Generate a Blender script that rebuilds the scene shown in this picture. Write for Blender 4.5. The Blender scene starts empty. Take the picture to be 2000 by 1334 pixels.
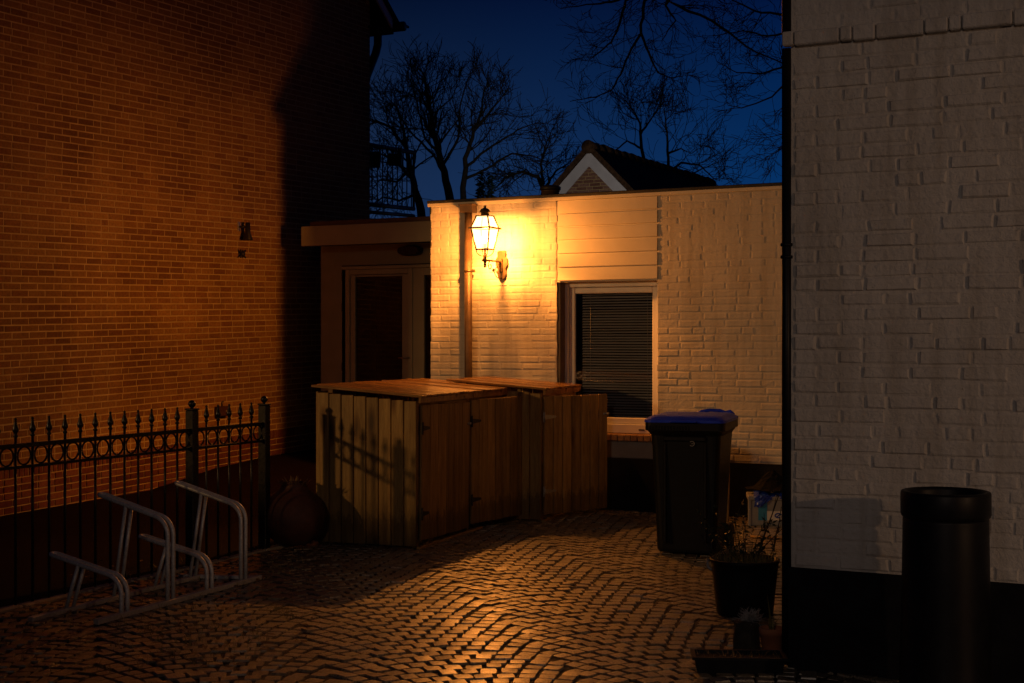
import bpy, math, random
from mathutils import Vector, Matrix
R = math.radians
S = bpy.context.scene
COL = S.collection

# ------------------------------------------------------------------ camera, sky, lamps, exposure
F, HZ, CX, EYE = 2778.0, 667.0, 1000.0, 1.6        # the lens in picture widths of 2000, and the eye height
cam = bpy.data.cameras.new("camera"); cam.lens = 50.0; cam.sensor_width = 36.0
cam.clip_start = 0.05; cam.clip_end = 3000
camo = bpy.data.objects.new("camera", cam); COL.objects.link(camo)
camo.location = (0, 0, EYE); camo.rotation_euler = (R(90), 0, 0)
S.camera = camo
S.render.resolution_x, S.render.resolution_y = 1024, 683
S.view_settings.view_transform = 'Standard'; S.view_settings.look = 'None'
S.view_settings.exposure = 0.0; S.view_settings.gamma = 1.0
S.cycles.use_denoising = True
S.cycles.sample_clamp_indirect = 4.0
S.cycles.max_bounces = 8

world = bpy.data.worlds.new("World"); S.world = world; world.use_nodes = True
wn, wl = world.node_tree.nodes, world.node_tree.links
bg = wn["Background"]
tc = wn.new("ShaderNodeTexCoord"); sep = wn.new("ShaderNodeSeparateXYZ"); wl.new(tc.outputs["Generated"], sep.inputs[0])
el = wn.new("ShaderNodeMapRange"); el.inputs["From Min"].default_value = 0.09; el.inputs["From Max"].default_value = 0.25
wl.new(sep.outputs["Z"], el.inputs["Value"])
az = wn.new("ShaderNodeMapRange"); az.inputs["From Min"].default_value = -0.12; az.inputs["From Max"].default_value = 0.22
wl.new(sep.outputs["X"], az.inputs["Value"])
lo = wn.new("ShaderNodeMix"); lo.data_type = 'RGBA'
lo.inputs[6].default_value = (0.0105, 0.0255, 0.0700, 1); lo.inputs[7].default_value = (0.0005, 0.0320, 0.1350, 1)
hi = wn.new("ShaderNodeMix"); hi.data_type = 'RGBA'
hi.inputs[6].default_value = (0.0006, 0.0032, 0.0160, 1); hi.inputs[7].default_value = (0.0003, 0.0040, 0.0350, 1)
mx = wn.new("ShaderNodeMix"); mx.data_type = 'RGBA'
wl.new(az.outputs[0], lo.inputs[0]); wl.new(az.outputs[0], hi.inputs[0]); wl.new(el.outputs[0], mx.inputs[0])
wl.new(lo.outputs[2], mx.inputs[6]); wl.new(hi.outputs[2], mx.inputs[7]); wl.new(mx.outputs[2], bg.inputs["Color"])
bk_ = wn.new("ShaderNodeMapRange"); bk_.interpolation_type = 'SMOOTHSTEP'     # the last glow is ahead, night behind
bk_.inputs["From Min"].default_value = -0.3; bk_.inputs["From Max"].default_value = 0.85
bk_.inputs["To Min"].default_value = 0.16; bk_.inputs["To Max"].default_value = 1.0
wl.new(sep.outputs["Y"], bk_.inputs["Value"]); wl.new(bk_.outputs[0], bg.inputs["Strength"])


def light(name, kind, loc, power, color, radius, target=None, angle=60, blend=0.3):
    l = bpy.data.lights.new(name, kind); l.energy = power; l.color = color; l.shadow_soft_size = radius
    o = bpy.data.objects.new(name, l); COL.objects.link(o); o.location = loc
    if kind == 'SPOT':
        l.spot_size = R(angle); l.spot_blend = blend
        o.rotation_euler = (Vector(target) - Vector(loc)).to_track_quat('-Z', 'Y').to_euler()
    return o


# street lamps of the lane, standing outside the picture to the left and behind on the right
light("street_lamp_light", 'SPOT', (-14.9, 1.95, 4.2), 1650, (1.0, 0.50, 0.16), 0.22, (0.2, 12.4, 1.2), 25, 0.6)
light("street_lamp_light", 'SPOT', (8.9, -3.5, 3.2), 480, (1.0, 0.56, 0.29), 0.10, (2.05, 6.6, 1.25), 26, 0.9)
light("street_lamp_light", 'SPOT', (-2.6, -8.2, 5.6), 390, (1.0, 0.75, 0.60), 0.25, (1.9, 7.0, 1.6), 42, 1.0)
# a lamp in the yard behind the low annex, hidden by it, that lights the far gable
light("yard_lamp_light", 'SPOT', (0.9, 20.6, 3.1), 150, (1.0, 0.86, 0.78), 0.12, (1.6, 26.0, 4.7), 60, 0.6)

# ------------------------------------------------------------------ helpers
TH = R(27.14)
D = (math.cos(TH), -math.sin(TH))                    # along the white walls, to the right and nearer
FR_ANNEX = (-0.822, 14.454, -TH)
FR_RIGHT = (1.366, 6.962, -TH)
LW = (0.4248, 0.9053)
FR_LEFT = (-2.76 - LW[0] * 5.4, 16.85 - LW[1] * 5.4, math.atan2(LW[1], LW[0]))
FENCE_O = (-2.988, 8.548)


def gp(x, y, z=0.0):
    """point of the picture lying at height z"""
    s = (y - HZ) / (EYE - z)
    return ((x - CX) / s, F / s)


def at(x, y, Y):
    return Vector(((x - CX) * Y / F, Y, EYE + (HZ - y) * Y / F))


def wl_at(fr, x, y, dep=0.0):
    """(u, z) on a wall frame's plane set dep behind its face"""
    ox, oy, a = fr
    c, s = math.cos(a), math.sin(a)
    px, py = ox - s * dep, oy + c * dep
    k = (x - CX) / F
    # px + c*t = k*(py + s*t)
    t = (k * py - px) / (c - k * s)
    Y = py + s * t
    return t, EYE + (HZ - y) * Y / F


class MB:
    def __init__(self):
        self.v, self.f, self.sm = [], [], []

    def add(self, vs, fs, smooth=False):
        o = len(self.v)
        self.v += [tuple(p) for p in vs]
        for q in fs:
            self.f.append(tuple(i + o for i in q)); self.sm.append(smooth)
        return self

    def quad(self, a, b, c, d):
        return self.add([a, b, c, d], [(0, 1, 2, 3)])

    def box(self, x0, x1, y0, y1, z0, z1, M=None, b=0.0):
        if b <= 0:
            vs = [(x, y, z) for z in (z0, z1) for y in (y0, y1) for x in (x0, x1)]
            fs = [(0, 2, 3, 1), (4, 5, 7, 6), (0, 1, 5, 4), (2, 6, 7, 3), (0, 4, 6, 2), (1, 3, 7, 5)]
        else:
            b = min(b, (x1 - x0) * .45, (y1 - y0) * .45, (z1 - z0) * .45)
            vs, fs, idx = [], [], {}
            X, Y, Z = (x0, x1), (y0, y1), (z0, z1)
            for i in (0, 1):
                for j in (0, 1):
                    for k in (0, 1):
                        sx, sy, sz = (b if i == 0 else -b), (b if j == 0 else -b), (b if k == 0 else -b)
                        for ax in range(3):
                            idx[i, j, k, ax] = len(vs)
                            vs.append((X[i] + (0 if ax == 0 else sx), Y[j] + (0 if ax == 1 else sy), Z[k] + (0 if ax == 2 else sz)))
            def q(*ks): fs.append(tuple(idx[k] for k in ks))
            for s in (0, 1):
                a = [(s, 0, 0, 0), (s, 1, 0, 0), (s, 1, 1, 0), (s, 0, 1, 0)]; q(*(a if s else a[::-1]))
                a = [(0, s, 0, 1), (0, s, 1, 1), (1, s, 1, 1), (1, s, 0, 1)]; q(*(a if s else a[::-1]))
                a = [(0, 0, s, 2), (1, 0, s, 2), (1, 1, s, 2), (0, 1, s, 2)]; q(*(a if s else a[::-1]))
            for i in (0, 1):
                for j in (0, 1):
                    a = [(i, j, 0, 0), (i, j, 0, 1), (i, j, 1, 1), (i, j, 1, 0)]; q(*(a if i == j else a[::-1]))
                    a = [(i, 0, j, 0), (i, 0, j, 2), (i, 1, j, 2), (i, 1, j, 0)]; q(*(a[::-1] if i == j else a))
                    a = [(0, i, j, 1), (0, i, j, 2), (1, i, j, 2), (1, i, j, 1)]; q(*(a if i == j else a[::-1]))
                    for k in (0, 1):
                        a = [(i, j, k, 0), (i, j, k, 1), (i, j, k, 2)]; q(*(a if (i + j + k) % 2 else a[::-1]))
        if M is not None:
            vs = [M @ Vector(p) for p in vs]
        return self.add(vs, fs)

    def tube(self, pts, r, n=8, cap=True, closed=False, smooth=True):
        pts = [Vector(p) for p in pts]
        m = len(pts)
        rs = r if isinstance(r, (list, tuple)) else [r] * m
        prev = None
        vs, fs = [], []
        for i, p in enumerate(pts):
            if closed:
                t = pts[(i + 1) % m] - pts[i - 1]
            else:
                t = pts[min(i + 1, m - 1)] - pts[max(i - 1, 0)]
            if t.length < 1e-9: t = Vector((0, 0, 1))
            t.normalize()
            if prev is None:
                a = Vector((0, 0, 1)) if abs(t.z) < .9 else Vector((1, 0, 0))
                x = t.cross(a).normalized()
            else:
                x = prev - t * prev.dot(t)
                x = x.normalized() if x.length > 1e-6 else t.orthogonal().normalized()
            prev = x
            y = t.cross(x)
            for k in range(n):
                an = 2 * math.pi * k / n
                vs.append(p + (x * math.cos(an) + y * math.sin(an)) * rs[i])
        rng = m if closed else m - 1
        for i in range(rng):
            j = (i + 1) % m
            for k in range(n):
                fs.append((i * n + k, i * n + (k + 1) % n, j * n + (k + 1) % n, j * n + k))
        if cap and not closed:
            fs.append(tuple(range(n))[::-1]); fs.append(tuple((m - 1) * n + k for k in range(n)))
        return self.add(vs, fs, smooth)

    def lathe(self, prof, n=24, c=(0, 0, 0), cap0=True, cap1=True, smooth=True, jit=0, rnd=None):
        vs, fs = [], []
        for (r, z) in prof:
            for k in range(n):
                an = 2 * math.pi * k / n
                q = r * (1 + (rnd.uniform(-jit, jit) if jit else 0))
                vs.append((c[0] + q * math.cos(an), c[1] + q * math.sin(an), c[2] + z))
        for i in range(len(prof) - 1):
            for k in range(n):
                fs.append((i * n + k, i * n + (k + 1) % n, (i + 1) * n + (k + 1) % n, (i + 1) * n + k))
        if cap0: fs.append(tuple(range(n))[::-1])
        if cap1: fs.append(tuple((len(prof) - 1) * n + k for k in range(n)))
        return self.add(vs, fs, smooth)

    def prism(self, poly, h0, h1, axis='y'):
        """polygon of (a, b) given the depth h0..h1 along an axis"""
        def P(a, b, h):
            return (a, h, b) if axis == 'y' else ((a, b, h) if axis == 'z' else (h, a, b))
        n = len(poly)
        vs = [P(a, b, h0) for a, b in poly] + [P(a, b, h1) for a, b in poly]
        fs = [tuple(range(n)), tuple(range(2 * n - 1, n - 1, -1))]
        for i in range(n):
            j = (i + 1) % n
            fs.append((i, i + n, j + n, j))
        return self.add(vs, fs)

    def bricks(self, rnd, x0, x1, z0, z1, course=.07, blen=.225, mort=.012, relief=.008, bev=.005, holes=(), shear=0.0,
               xmax=None, jit=.0018, soldier=None, serr=.003, mitre=.25, irr=0.0):
        """a face of single bricks on the plane y = 0 looking to -y, with the mortar bed behind"""
        rows = int(round((z1 - z0) / course))
        for r in range(rows):
            za = z0 + r * course; zb = za + course
            zm = (za + zb) / 2
            hi_ = x1 if xmax is None else min(x1, xmax(zb))
            if hi_ - x0 < .05: continue
            sold = soldier is not None and r == soldier
            spans = [(x0, hi_)]
            for (a, b, c, d) in holes:
                if c < zm < d:
                    new = []
                    for s, e in spans:
                        if b <= s or a >= e: new.append((s, e)); continue
                        if a > s: new.append((s, a))
                        if b < e: new.append((b, e))
                    spans = new
            for s, e in spans:
                x = s
                first = True
                while x < e - .004:
                    L = (blen if rnd.random() > mitre else blen * .5) * (1 + irr * rnd.uniform(-.12, .12))
                    if first: L = blen * (.5 if r % 2 else 1.0) * rnd.uniform(.85, 1.0); first = False
                    if sold: L = .062
                    if e - (x + L) < .05: L = e - x
                    a, b = x + mort / 2, x + L - mort / 2
                    if x == s: a = x + rnd.uniform(-serr, serr)
                    if x + L >= e - 1e-6: b = e + rnd.uniform(-serr, serr)
                    c, d = za + mort / 2 + irr * rnd.uniform(-.004, .004), zb - mort / 2 + irr * rnd.uniform(-.004, .004)
                    j = lambda: rnd.uniform(-jit, jit)
                    f = -relief * (1 - irr * rnd.uniform(-.3, .65)) + rnd.uniform(-jit, jit)
                    o = [(a + j(), .002, c + j()), (b + j(), .002, c + j()), (b + j(), .002, d + j()), (a + j(), .002, d + j())]
                    m_ = [(a + j(), f * .35, c + j()), (b + j(), f * .35, c + j()), (b + j(), f * .35, d + j()), (a + j(), f * .35, d + j())]
                    i = [(a + bev + j(), f + j() * .5, c + bev + j()), (b - bev + j(), f + j() * .5, c + bev + j()),
                         (b - bev + j(), f + j() * .5, d - bev + j()), (a + bev + j(), f + j() * .5, d - bev + j())]
                    vs = [(p[0], p[1], p[2] + shear * p[0]) for p in o + m_ + i]
                    fs = [(8, 9, 10, 11)]
                    for k in range(4):
                        n = (k + 1) % 4
                        fs.append((k, n, 4 + n, 4 + k)); fs.append((4 + k, 4 + n, 8 + n, 8 + k))
                    self.add(vs, fs)
                    x += L
        return self

    def bed(self, x0, x1, z0, z1, holes=(), y=0.0, shear=0.0):
        xs = sorted({x0, x1, *[h[0] for h in holes], *[h[1] for h in holes]})
        zs = sorted({z0, z1, *[h[2] for h in holes], *[h[3] for h in holes]})
        xs = [q for q in xs if x0 <= q <= x1]; zs = [q for q in zs if z0 <= q <= z1]
        for a, b in zip(xs, xs[1:]):
            for c, d in zip(zs, zs[1:]):
                mx_, mz = (a + b) / 2, (c + d) / 2
                if any(h[0] < mx_ < h[1] and h[2] < mz < h[3] for h in holes): continue
                self.quad((a, y, c + shear * a), (b, y, c + shear * b), (b, y, d + shear * b), (a, y, d + shear * a))
        return self

    def xf(self, M):
        self.v = [tuple(M @ Vector(p)) for p in self.v]; return self

    def build(self, name, mat, parent=None, smooth=None):
        me = bpy.data.meshes.new(name)
        me.from_pydata(self.v, [], self.f); me.update()
        me.polygons.foreach_set("use_smooth", self.sm if smooth is None else [smooth] * len(self.f))
        o = bpy.data.objects.new(name, me); COL.objects.link(o)
        me.materials.append(mat)
        if parent: o.parent = parent
        return o


def thing(name, label, cat, loc=(0, 0, 0), rotz=0.0, group=None):
    o = bpy.data.objects.new(name, None); COL.objects.link(o); o.empty_display_size = .1
    o.location = loc; o.rotation_euler = (0, 0, rotz)
    o["label"] = label; o["category"] = cat
    if group: o["group"] = group
    return o


def tag(o, label, cat, group=None):
    o["label"] = label; o["category"] = cat
    if group: o["group"] = group
    return o


def struct(o):
    o["kind"] = "structure"; return o


def dup(o, parent=None):
    c = o.copy(); COL.objects.link(c); c.parent = parent
    for ch in list(o.children): dup(ch, c)
    return c


# ------------------------------------------------------------------ materials
class NT:
    def __init__(self, name):
        self.m = bpy.data.materials.new(name); self.m.use_nodes = True
        self.n, self.l = self.m.node_tree.nodes, self.m.node_tree.links
        self.p = self.n["Principled BSDF"]

    def node(self, t, **kw):
        x = self.n.new(t)
        for k, v in kw.items():
            if k in x.inputs: x.inputs[k].default_value = v
            else: setattr(x, k, v)
        return x

    def link(self, a, b): self.l.new(a, b)

    def coords(self, scale=(1, 1, 1), island=False):
        t = self.node("ShaderNodeTexCoord")
        m = self.node("ShaderNodeMapping"); m.inputs["Scale"].default_value = scale
        out = t.outputs["Object"]
        if island:
            g = self.node("ShaderNodeNewGeometry")
            mu = self.node("ShaderNodeMath", operation='MULTIPLY'); mu.inputs[1].default_value = 37.0
            self.link(g.outputs["Random Per Island"], mu.inputs[0])
            ad = self.node("ShaderNodeVectorMath", operation='ADD')
            self.link(out, ad.inputs[0]); self.link(mu.outputs[0], ad.inputs[1]); out = ad.outputs[0]
        self.link(out, m.inputs["Vector"])
        return m.outputs["Vector"]

    def noise(self, vec, scale, detail=4, rough=.55):
        x = self.node("ShaderNodeTexNoise", Scale=scale, Detail=detail, Roughness=rough)
        self.link(vec, x.inputs["Vector"]); return x.outputs["Fac"]

    def ramp(self, fac, stops):
        r = self.node("ShaderNodeValToRGB")
        e = r.color_ramp.elements
        while len(e) < len(stops): e.new(.5)
        for i, (p, c) in enumerate(stops):
            e[i].position = p; e[i].color = (*c, 1) if len(c) == 3 else c
        self.link(fac, r.inputs["Fac"]); return r.outputs["Color"]

    def mix(self, a, b, fac, mode='MIX'):
        x = self.node("ShaderNodeMix", data_type='RGBA', blend_type=mode)
        for i, q in ((6, a), (7, b)):
            if isinstance(q, tuple): x.inputs[i].default_value = (*q, 1)
            else: self.link(q, x.inputs[i])
        if isinstance(fac, float): x.inputs[0].default_value = fac
        else: self.link(fac, x.inputs[0])
        return x.outputs[2]

    def bump(self, h, dist, strength=1.0):
        b = self.node("ShaderNodeBump"); b.inputs["Distance"].default_value = dist; b.inputs["Strength"].default_value = strength
        self.link(h, b.inputs["Height"]); self.link(b.outputs[0], self.p.inputs["Normal"]); return b

    def set(self, col=None, rough=None, metal=None, spec=None):
        if col is not None:
            if isinstance(col, tuple): self.p.inputs["Base Color"].default_value = (*col, 1)
            else: self.link(col, self.p.inputs["Base Color"])
        if rough is not None:
            if isinstance(rough, (int, float)): self.p.inputs["Roughness"].default_value = rough
            else: self.link(rough, self.p.inputs["Roughness"])
        if metal is not None: self.p.inputs["Metallic"].default_value = metal
        if spec is not None: self.p.inputs["Specular IOR Level"].default_value = spec
        return self.m


def simple(name, c1, c2, rough=.6, metal=0.0, scale=9, bump=0.0, bscale=60, spec=None, rvar=.12):
    t = NT(name); v = t.coords()
    n = t.noise(v, scale, 5)
    col = t.ramp(n, [(.3, c1), (.7, c2)])
    rr = t.node("ShaderNodeMapRange"); t.link(t.noise(v, scale * 2.3, 3), rr.inputs[0])
    rr.inputs["To Min"].default_value = max(0, rough - rvar); rr.inputs["To Max"].default_value = min(1, rough + rvar)
    if bump: t.bump(t.noise(v, bscale, 6, .6), bump)
    return t.set(col, rr.outputs[0], metal, spec)


def island_rand(t):
    return t.node("ShaderNodeNewGeometry").outputs["Random Per Island"]


def brick_mat(name, stops, bump=.004, rough=.85, stain=(.5, .45, .4)):
    t = NT(name); v = t.coords()
    col = t.ramp(island_rand(t), stops)
    n = t.noise(v, 38, 6, .65)
    col = t.mix(col, t.ramp(n, [(.3, (.55, .52, .5)), (.65, (1.1, 1.08, 1.05))]), .75, 'MULTIPLY')
    big = t.noise(v, .9, 4)
    col = t.mix(col, t.ramp(big, [(.35, stain), (.62, (1, 1, 1))]), .8, 'MULTIPLY')
    t.bump(t.noise(v, 90, 8, .7), bump)
    return t.set(col, rough, spec=.25)


def paint_mat(name, base=(.61, .585, .54), dirt=(.42, .37, .31), bump=.0035):
    t = NT(name); v = t.coords()
    n = t.noise(v, 3.0, 6, .6)
    col = t.ramp(n, [(.28, tuple(a * .7 + b * .3 for a, b in zip(base, dirt))), (.62, base)])
    sp = t.noise(v, 46, 5, .7)
    col = t.mix(col, t.ramp(sp, [(.27, dirt), (.36, (1, 1, 1))]), .8, 'MULTIPLY')
    st = t.noise(t.coords((5, 5, .35)), 2.2, 5, .6)
    col = t.mix(col, t.ramp(st, [(.3, (.66, .62, .56)), (.55, (1, 1, 1))]), .6, 'MULTIPLY')
    a = t.noise(v, 26, 4, .6)
    b = t.noise(v, 130, 6, .7)
    ad = t.node("ShaderNodeMath", operation='MULTIPLY_ADD'); ad.inputs[1].default_value = .35
    t.link(b, ad.inputs[0]); t.link(a, ad.inputs[2])
    t.bump(ad.outputs[0], bump)
    return t.set(col, .75, spec=.3)


def wood_mat(name, sc, light=(.52, .35, .115), dark=(.29, .17, .048), wet=.5, kscale=(7, 7, 1.7)):
    t = NT(name); v = t.coords(sc, True)
    g = t.noise(v, 3.2, 6, .6)
    col = t.ramp(g, [(.3, dark), (.5, tuple((a + b) / 2 for a, b in zip(light, dark))), (.68, light)])
    fine = t.noise(t.coords(tuple(q * 5 for q in sc), True), 4, 3)
    col = t.mix(col, t.ramp(fine, [(.35, (.72, .66, .6)), (.6, (1, 1, 1))]), .7, 'MULTIPLY')
    r = t.ramp(island_rand(t), [(0, (.60, .56, .48)), (.5, (.92, .92, .90)), (1, (1.2, 1.16, 1.05))])
    col = t.mix(col, r, .85, 'MULTIPLY')
    vo = t.node("ShaderNodeTexVoronoi", Scale=1.0); vo.inputs["Randomness"].default_value = 1.0
    t.link(t.coords(kscale, True), vo.inputs["Vector"])
    k = t.ramp(vo.outputs["Distance"], [(.08, (.14, .08, .04)), (.17, (.55, .42, .30)), (.27, (1, 1, 1))])
    col = t.mix(col, k, .9, 'MULTIPLY')
    # rain streaks and a damp dirty foot
    stn = t.noise(t.coords((3.5, 3.5, .5)), 2.0, 5, .65)
    col = t.mix(col, t.ramp(stn, [(.32, (.52, .50, .48)), (.56, (1, 1, 1))]), .75, 'MULTIPLY')
    tcx = t.node("ShaderNodeTexCoord"); sz = t.node("ShaderNodeSeparateXYZ"); t.link(tcx.outputs["Object"], sz.inputs[0])
    ad = t.node("ShaderNodeMath", operation='MULTIPLY_ADD'); t.link(t.noise(t.coords((9, 9, 3)), 3, 5, .7), ad.inputs[0]); ad.inputs[1].default_value = -.42; t.link(sz.outputs["Z"], ad.inputs[2])
    col = t.mix(col, t.ramp(ad.outputs[0], [(.0, (.42, .42, .40)), (.06, (1, 1, 1))]), .8, 'MULTIPLY') if sc[2] < 2 else col
    t.bump(g, .0015)
    return t.set(col, wet, spec=.4)


M = {}
M['left_brick'] = brick_mat("weathered_brown_brick", [(0, (.27, .13, .038)), (.2, (.35, .18, .05)), (.65, (.44, .25, .07)), (.85, (.36, .18, .05)), (1, (.30, .14, .042))])
M['plinth_brick'] = brick_mat("dark_red_brick", [(0, (.15, .045, .028)), (.5, (.22, .07, .04)), (1, (.28, .11, .055))])
M['mortar'] = simple("lime_mortar", (.44, .32, .13), (.58, .44, .20), .9, bump=.003, bscale=120)
M['white'] = paint_mat("white_painted_brick")
M['white_near'] = paint_mat("white_painted_rough_brick", (.70, .67, .63), (.36, .31, .27), .010)
M['siding'] = simple("cream_siding_paint", (.57, .52, .43), (.64, .59, .50), .5, scale=4, bump=.001, bscale=40)
M['frame'] = simple("white_window_frame", (.68, .66, .64), (.76, .74, .72), .35, scale=5)
M['plinth'] = simple("black_tarred_plinth", (.006, .006, .009), (.014, .014, .018), .75, scale=7, bump=.003, bscale=80, spec=.12)
M['tar'] = simple("bitumen_roofing", (.012, .012, .013), (.03, .028, .027), .7, bump=.002)
M['zinc'] = simple("aged_zinc_pipe", (.10, .062, .036), (.16, .105, .065), .5, .35, scale=12)
M['black_metal'] = simple("black_gloss_metal", (.004, .004, .005), (.008, .008, .009), .30, .0, scale=20, spec=.3)
M['black_pipe'] = simple("black_plastic_pipe", (.004, .004, .006), (.009, .009, .011), .45, spec=.25)
M['lamp_metal'] = simple("dark_bronze_metal", (.07, .045, .022), (.12, .08, .04), .42, .5, scale=30)
M['galv'] = simple("galvanised_steel", (.38, .40, .43), (.60, .62, .65), .40, .25, scale=70, bump=.0008, bscale=200)
M['galv_dull'] = simple("dull_galvanised_rail", (.33, .30, .27), (.46, .43, .39), .65, .3, scale=40, bump=.002, bscale=90)
M['wood_v'] = wood_mat("pine_boards_upright", (9, 9, .8))
M['wood_lid'] = wood_mat("pine_boards_lid", (9, .8, 9), (.48, .27, .085), (.29, .145, .04), .24, (8, 2, 8))
M['wood_x'] = wood_mat("pine_rails", (.8, 9, 9), kscale=(2, 8, 8))
M['steel'] = simple("zinc_hinge", (.35, .33, .30), (.5, .48, .44), .4, .8, scale=60)
M['dark_steel'] = simple("dark_hinge", (.03, .028, .025), (.06, .055, .05), .5, .5, scale=60)
M['bin'] = simple("black_bin_plastic", (.0025, .0028, .004), (.006, .0065, .008), .45, scale=14, bump=.0012, bscale=160, spec=.25)
M['bin_lid'] = simple("blue_bin_lid", (.004, .035, .72), (.008, .06, .9), .45, scale=8, spec=.4)
M['rubber'] = simple("black_rubber", (.006, .006, .006), (.012, .012, .012), .8)
M['terracotta'] = simple("terracotta", (.30, .10, .045), (.40, .16, .075), .8, scale=14, bump=.002, bscale=70)
M['clay'] = simple("dark_red_clay", (.04, .011, .007), (.07, .02, .012), .7, scale=10, bump=.002, bscale=60)
M['black_pot'] = simple("black_plastic_pot", (.004, .005, .008), (.009, .010, .014), .5, spec=.2)
M['soil'] = simple("potting_soil", (.015, .010, .006), (.05, .035, .02), .95, bump=.01, bscale=90)
M['bark'] = simple("dark_bark", (.018, .014, .011), (.05, .04, .03), .9, scale=20, bump=.006, bscale=40)
M['twig'] = simple("dark_twig", (.012, .010, .009), (.035, .028, .022), .9, scale=30)
M['leaf'] = simple("dark_evergreen_leaf", (.010, .022, .008), (.03, .055, .02), .6, scale=12)
M['grass'] = simple("dry_grass_blade", (.11, .11, .03), (.26, .22, .08), .7, scale=20)
M['silver'] = simple("silver_foliage", (.30, .31, .32), (.48, .48, .48), .8, scale=40)
M['agave'] = simple("yellow_green_leaf", (.11, .11, .03), (.24, .20, .06), .5, scale=20)
M['dry_leaf'] = simple("dead_leaf", (.10, .055, .02), (.24, .15, .06), .7, scale=25)
M['grey_plastic'] = simple("grey_crate_plastic", (.22, .23, .25), (.28, .29, .31), .5, scale=9)
M['blue_bag'] = simple("blue_plastic_bag", (.005, .025, .30), (.01, .05, .5), .35, scale=30)
M['label_blue'] = simple("sky_blue_print", (.02, .20, .42), (.03, .24, .48), .5)
M['label_white'] = simple("white_print", (.62, .62, .62), (.7, .7, .7), .5)
M['emblem_blue'] = simple("dark_blue_print", (.01, .04, .35), (.015, .06, .4), .5)
M['tile'] = simple("weathered_roof_tile", (.030, .018, .011), (.11, .06, .030), .9, scale=16, bump=.004, bscale=60, spec=.1)
M['roof_house'] = simple("dark_roof_tile", (.012, .010, .009), (.03, .024, .02), .9, scale=10, spec=.1)
M['board_white'] = simple("white_bargeboard", (.58, .57, .56), (.68, .67, .66), .5, scale=5)
M['far_brick'] = brick_mat("red_gable_brick", [(0, (.25, .12, .085)), (.5, (.33, .18, .13)), (1, (.40, .24, .18))])
M['rail_blue'] = simple("grey_blue_railing_paint", (.035, .042, .055), (.06, .068, .085), .45, .2)
M['door_paint'] = simple("cream_door_paint", (.50, .47, .29), (.58, .54, .34), .5, scale=4)
M['fascia'] = simple("cream_fascia_paint", (.54, .51, .32), (.62, .58, .37), .55, scale=4)
M['render_wall'] = simple("beige_render", (.40, .37, .22), (.48, .44, .27), .85, scale=6, bump=.002)
M['dark_room'] = simple("dark_interior", (.012, .008, .006), (.03, .02, .014), .8, scale=2)
M['blind'] = simple("grey_blind_slat", (.42, .40, .38), (.5, .48, .46), .5, scale=6)
M['cream_band'] = simple("grey_concrete_band", (.34, .30, .25), (.44, .40, .34), .85, scale=6, bump=.002)
M['sill_brick'] = brick_mat("brown_sill_brick", [(0, (.30, .17, .09)), (1, (.42, .27, .15))])
M['grey_cloth'] = simple("black_sheet", (.004, .004, .005), (.008, .008, .009), .8, spec=.08)
M['stone'] = simple("pale_stone", (.26, .22, .15), (.36, .30, .2), .8, scale=30)
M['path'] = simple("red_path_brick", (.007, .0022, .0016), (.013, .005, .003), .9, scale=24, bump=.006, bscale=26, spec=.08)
M['kerb'] = simple("worn_concrete_kerb", (.22, .18, .13), (.34, .29, .22), .85, scale=18, bump=.004, bscale=60)
M['joint'] = simple("wet_joint_soil", (.008, .006, .004), (.028, .02, .012), .75, scale=30, bump=.01, bscale=70)
M['ground'] = simple("damp_earth", (.006, .004, .003), (.016, .011, .007), .9, scale=3, bump=.02, bscale=14)


def sett_mat():
    t = NT("granite_sett"); v = t.coords()
    sp = t.noise(v, 78, 6, .8)
    col = t.ramp(sp, [(.40, (.02, .015, .01)), (.47, (.20, .165, .11)), (.58, (.38, .33, .235)), (.68, (.62, .56, .42))])
    r = t.ramp(island_rand(t), [(0, (.55, .5, .46)), (.5, (.9, .88, .85)), (1, (1.15, 1.12, 1.1))])
    col = t.mix(col, r, .9, 'MULTIPLY')
    d = t.noise(v, 1.3, 5, .6)
    col = t.mix(col, t.ramp(d, [(.33, (.45, .42, .36)), (.6, (1, 1, 1))]), .65, 'MULTIPLY')
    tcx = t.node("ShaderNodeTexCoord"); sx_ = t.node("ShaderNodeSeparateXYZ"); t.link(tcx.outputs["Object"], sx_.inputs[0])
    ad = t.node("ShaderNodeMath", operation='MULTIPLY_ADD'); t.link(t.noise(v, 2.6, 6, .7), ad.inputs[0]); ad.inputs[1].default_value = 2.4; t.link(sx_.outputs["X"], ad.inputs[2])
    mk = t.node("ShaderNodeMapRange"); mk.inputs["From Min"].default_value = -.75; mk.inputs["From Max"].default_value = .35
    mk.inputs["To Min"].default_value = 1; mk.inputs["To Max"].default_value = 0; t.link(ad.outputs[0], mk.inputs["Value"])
    col = t.mix(col, t.ramp(t.noise(v, 60, 5, .7), [(.3, (.006, .005, .003)), (.7, (.042, .033, .018))]), mk.outputs[0])  # setts darkened to the left: moss, plus shade put into the colour
    t.bump(t.noise(v, 85, 6, .75), .008)
    rr = t.node("ShaderNodeMapRange"); t.link(t.noise(v, 210, 3, .7), rr.inputs[0])
    rr.inputs["From Min"].default_value = .35; rr.inputs["From Max"].default_value = .65
    rr.inputs["To Min"].default_value = .20; rr.inputs["To Max"].default_value = .44
    t.p.inputs['Coat Weight'].default_value = .75; t.p.inputs['Coat Roughness'].default_value = .32; t.p.inputs['Coat IOR'].default_value = 1.5
    return t.set(col, rr.outputs[0], spec=.85)


M['sett'] = sett_mat()


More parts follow.
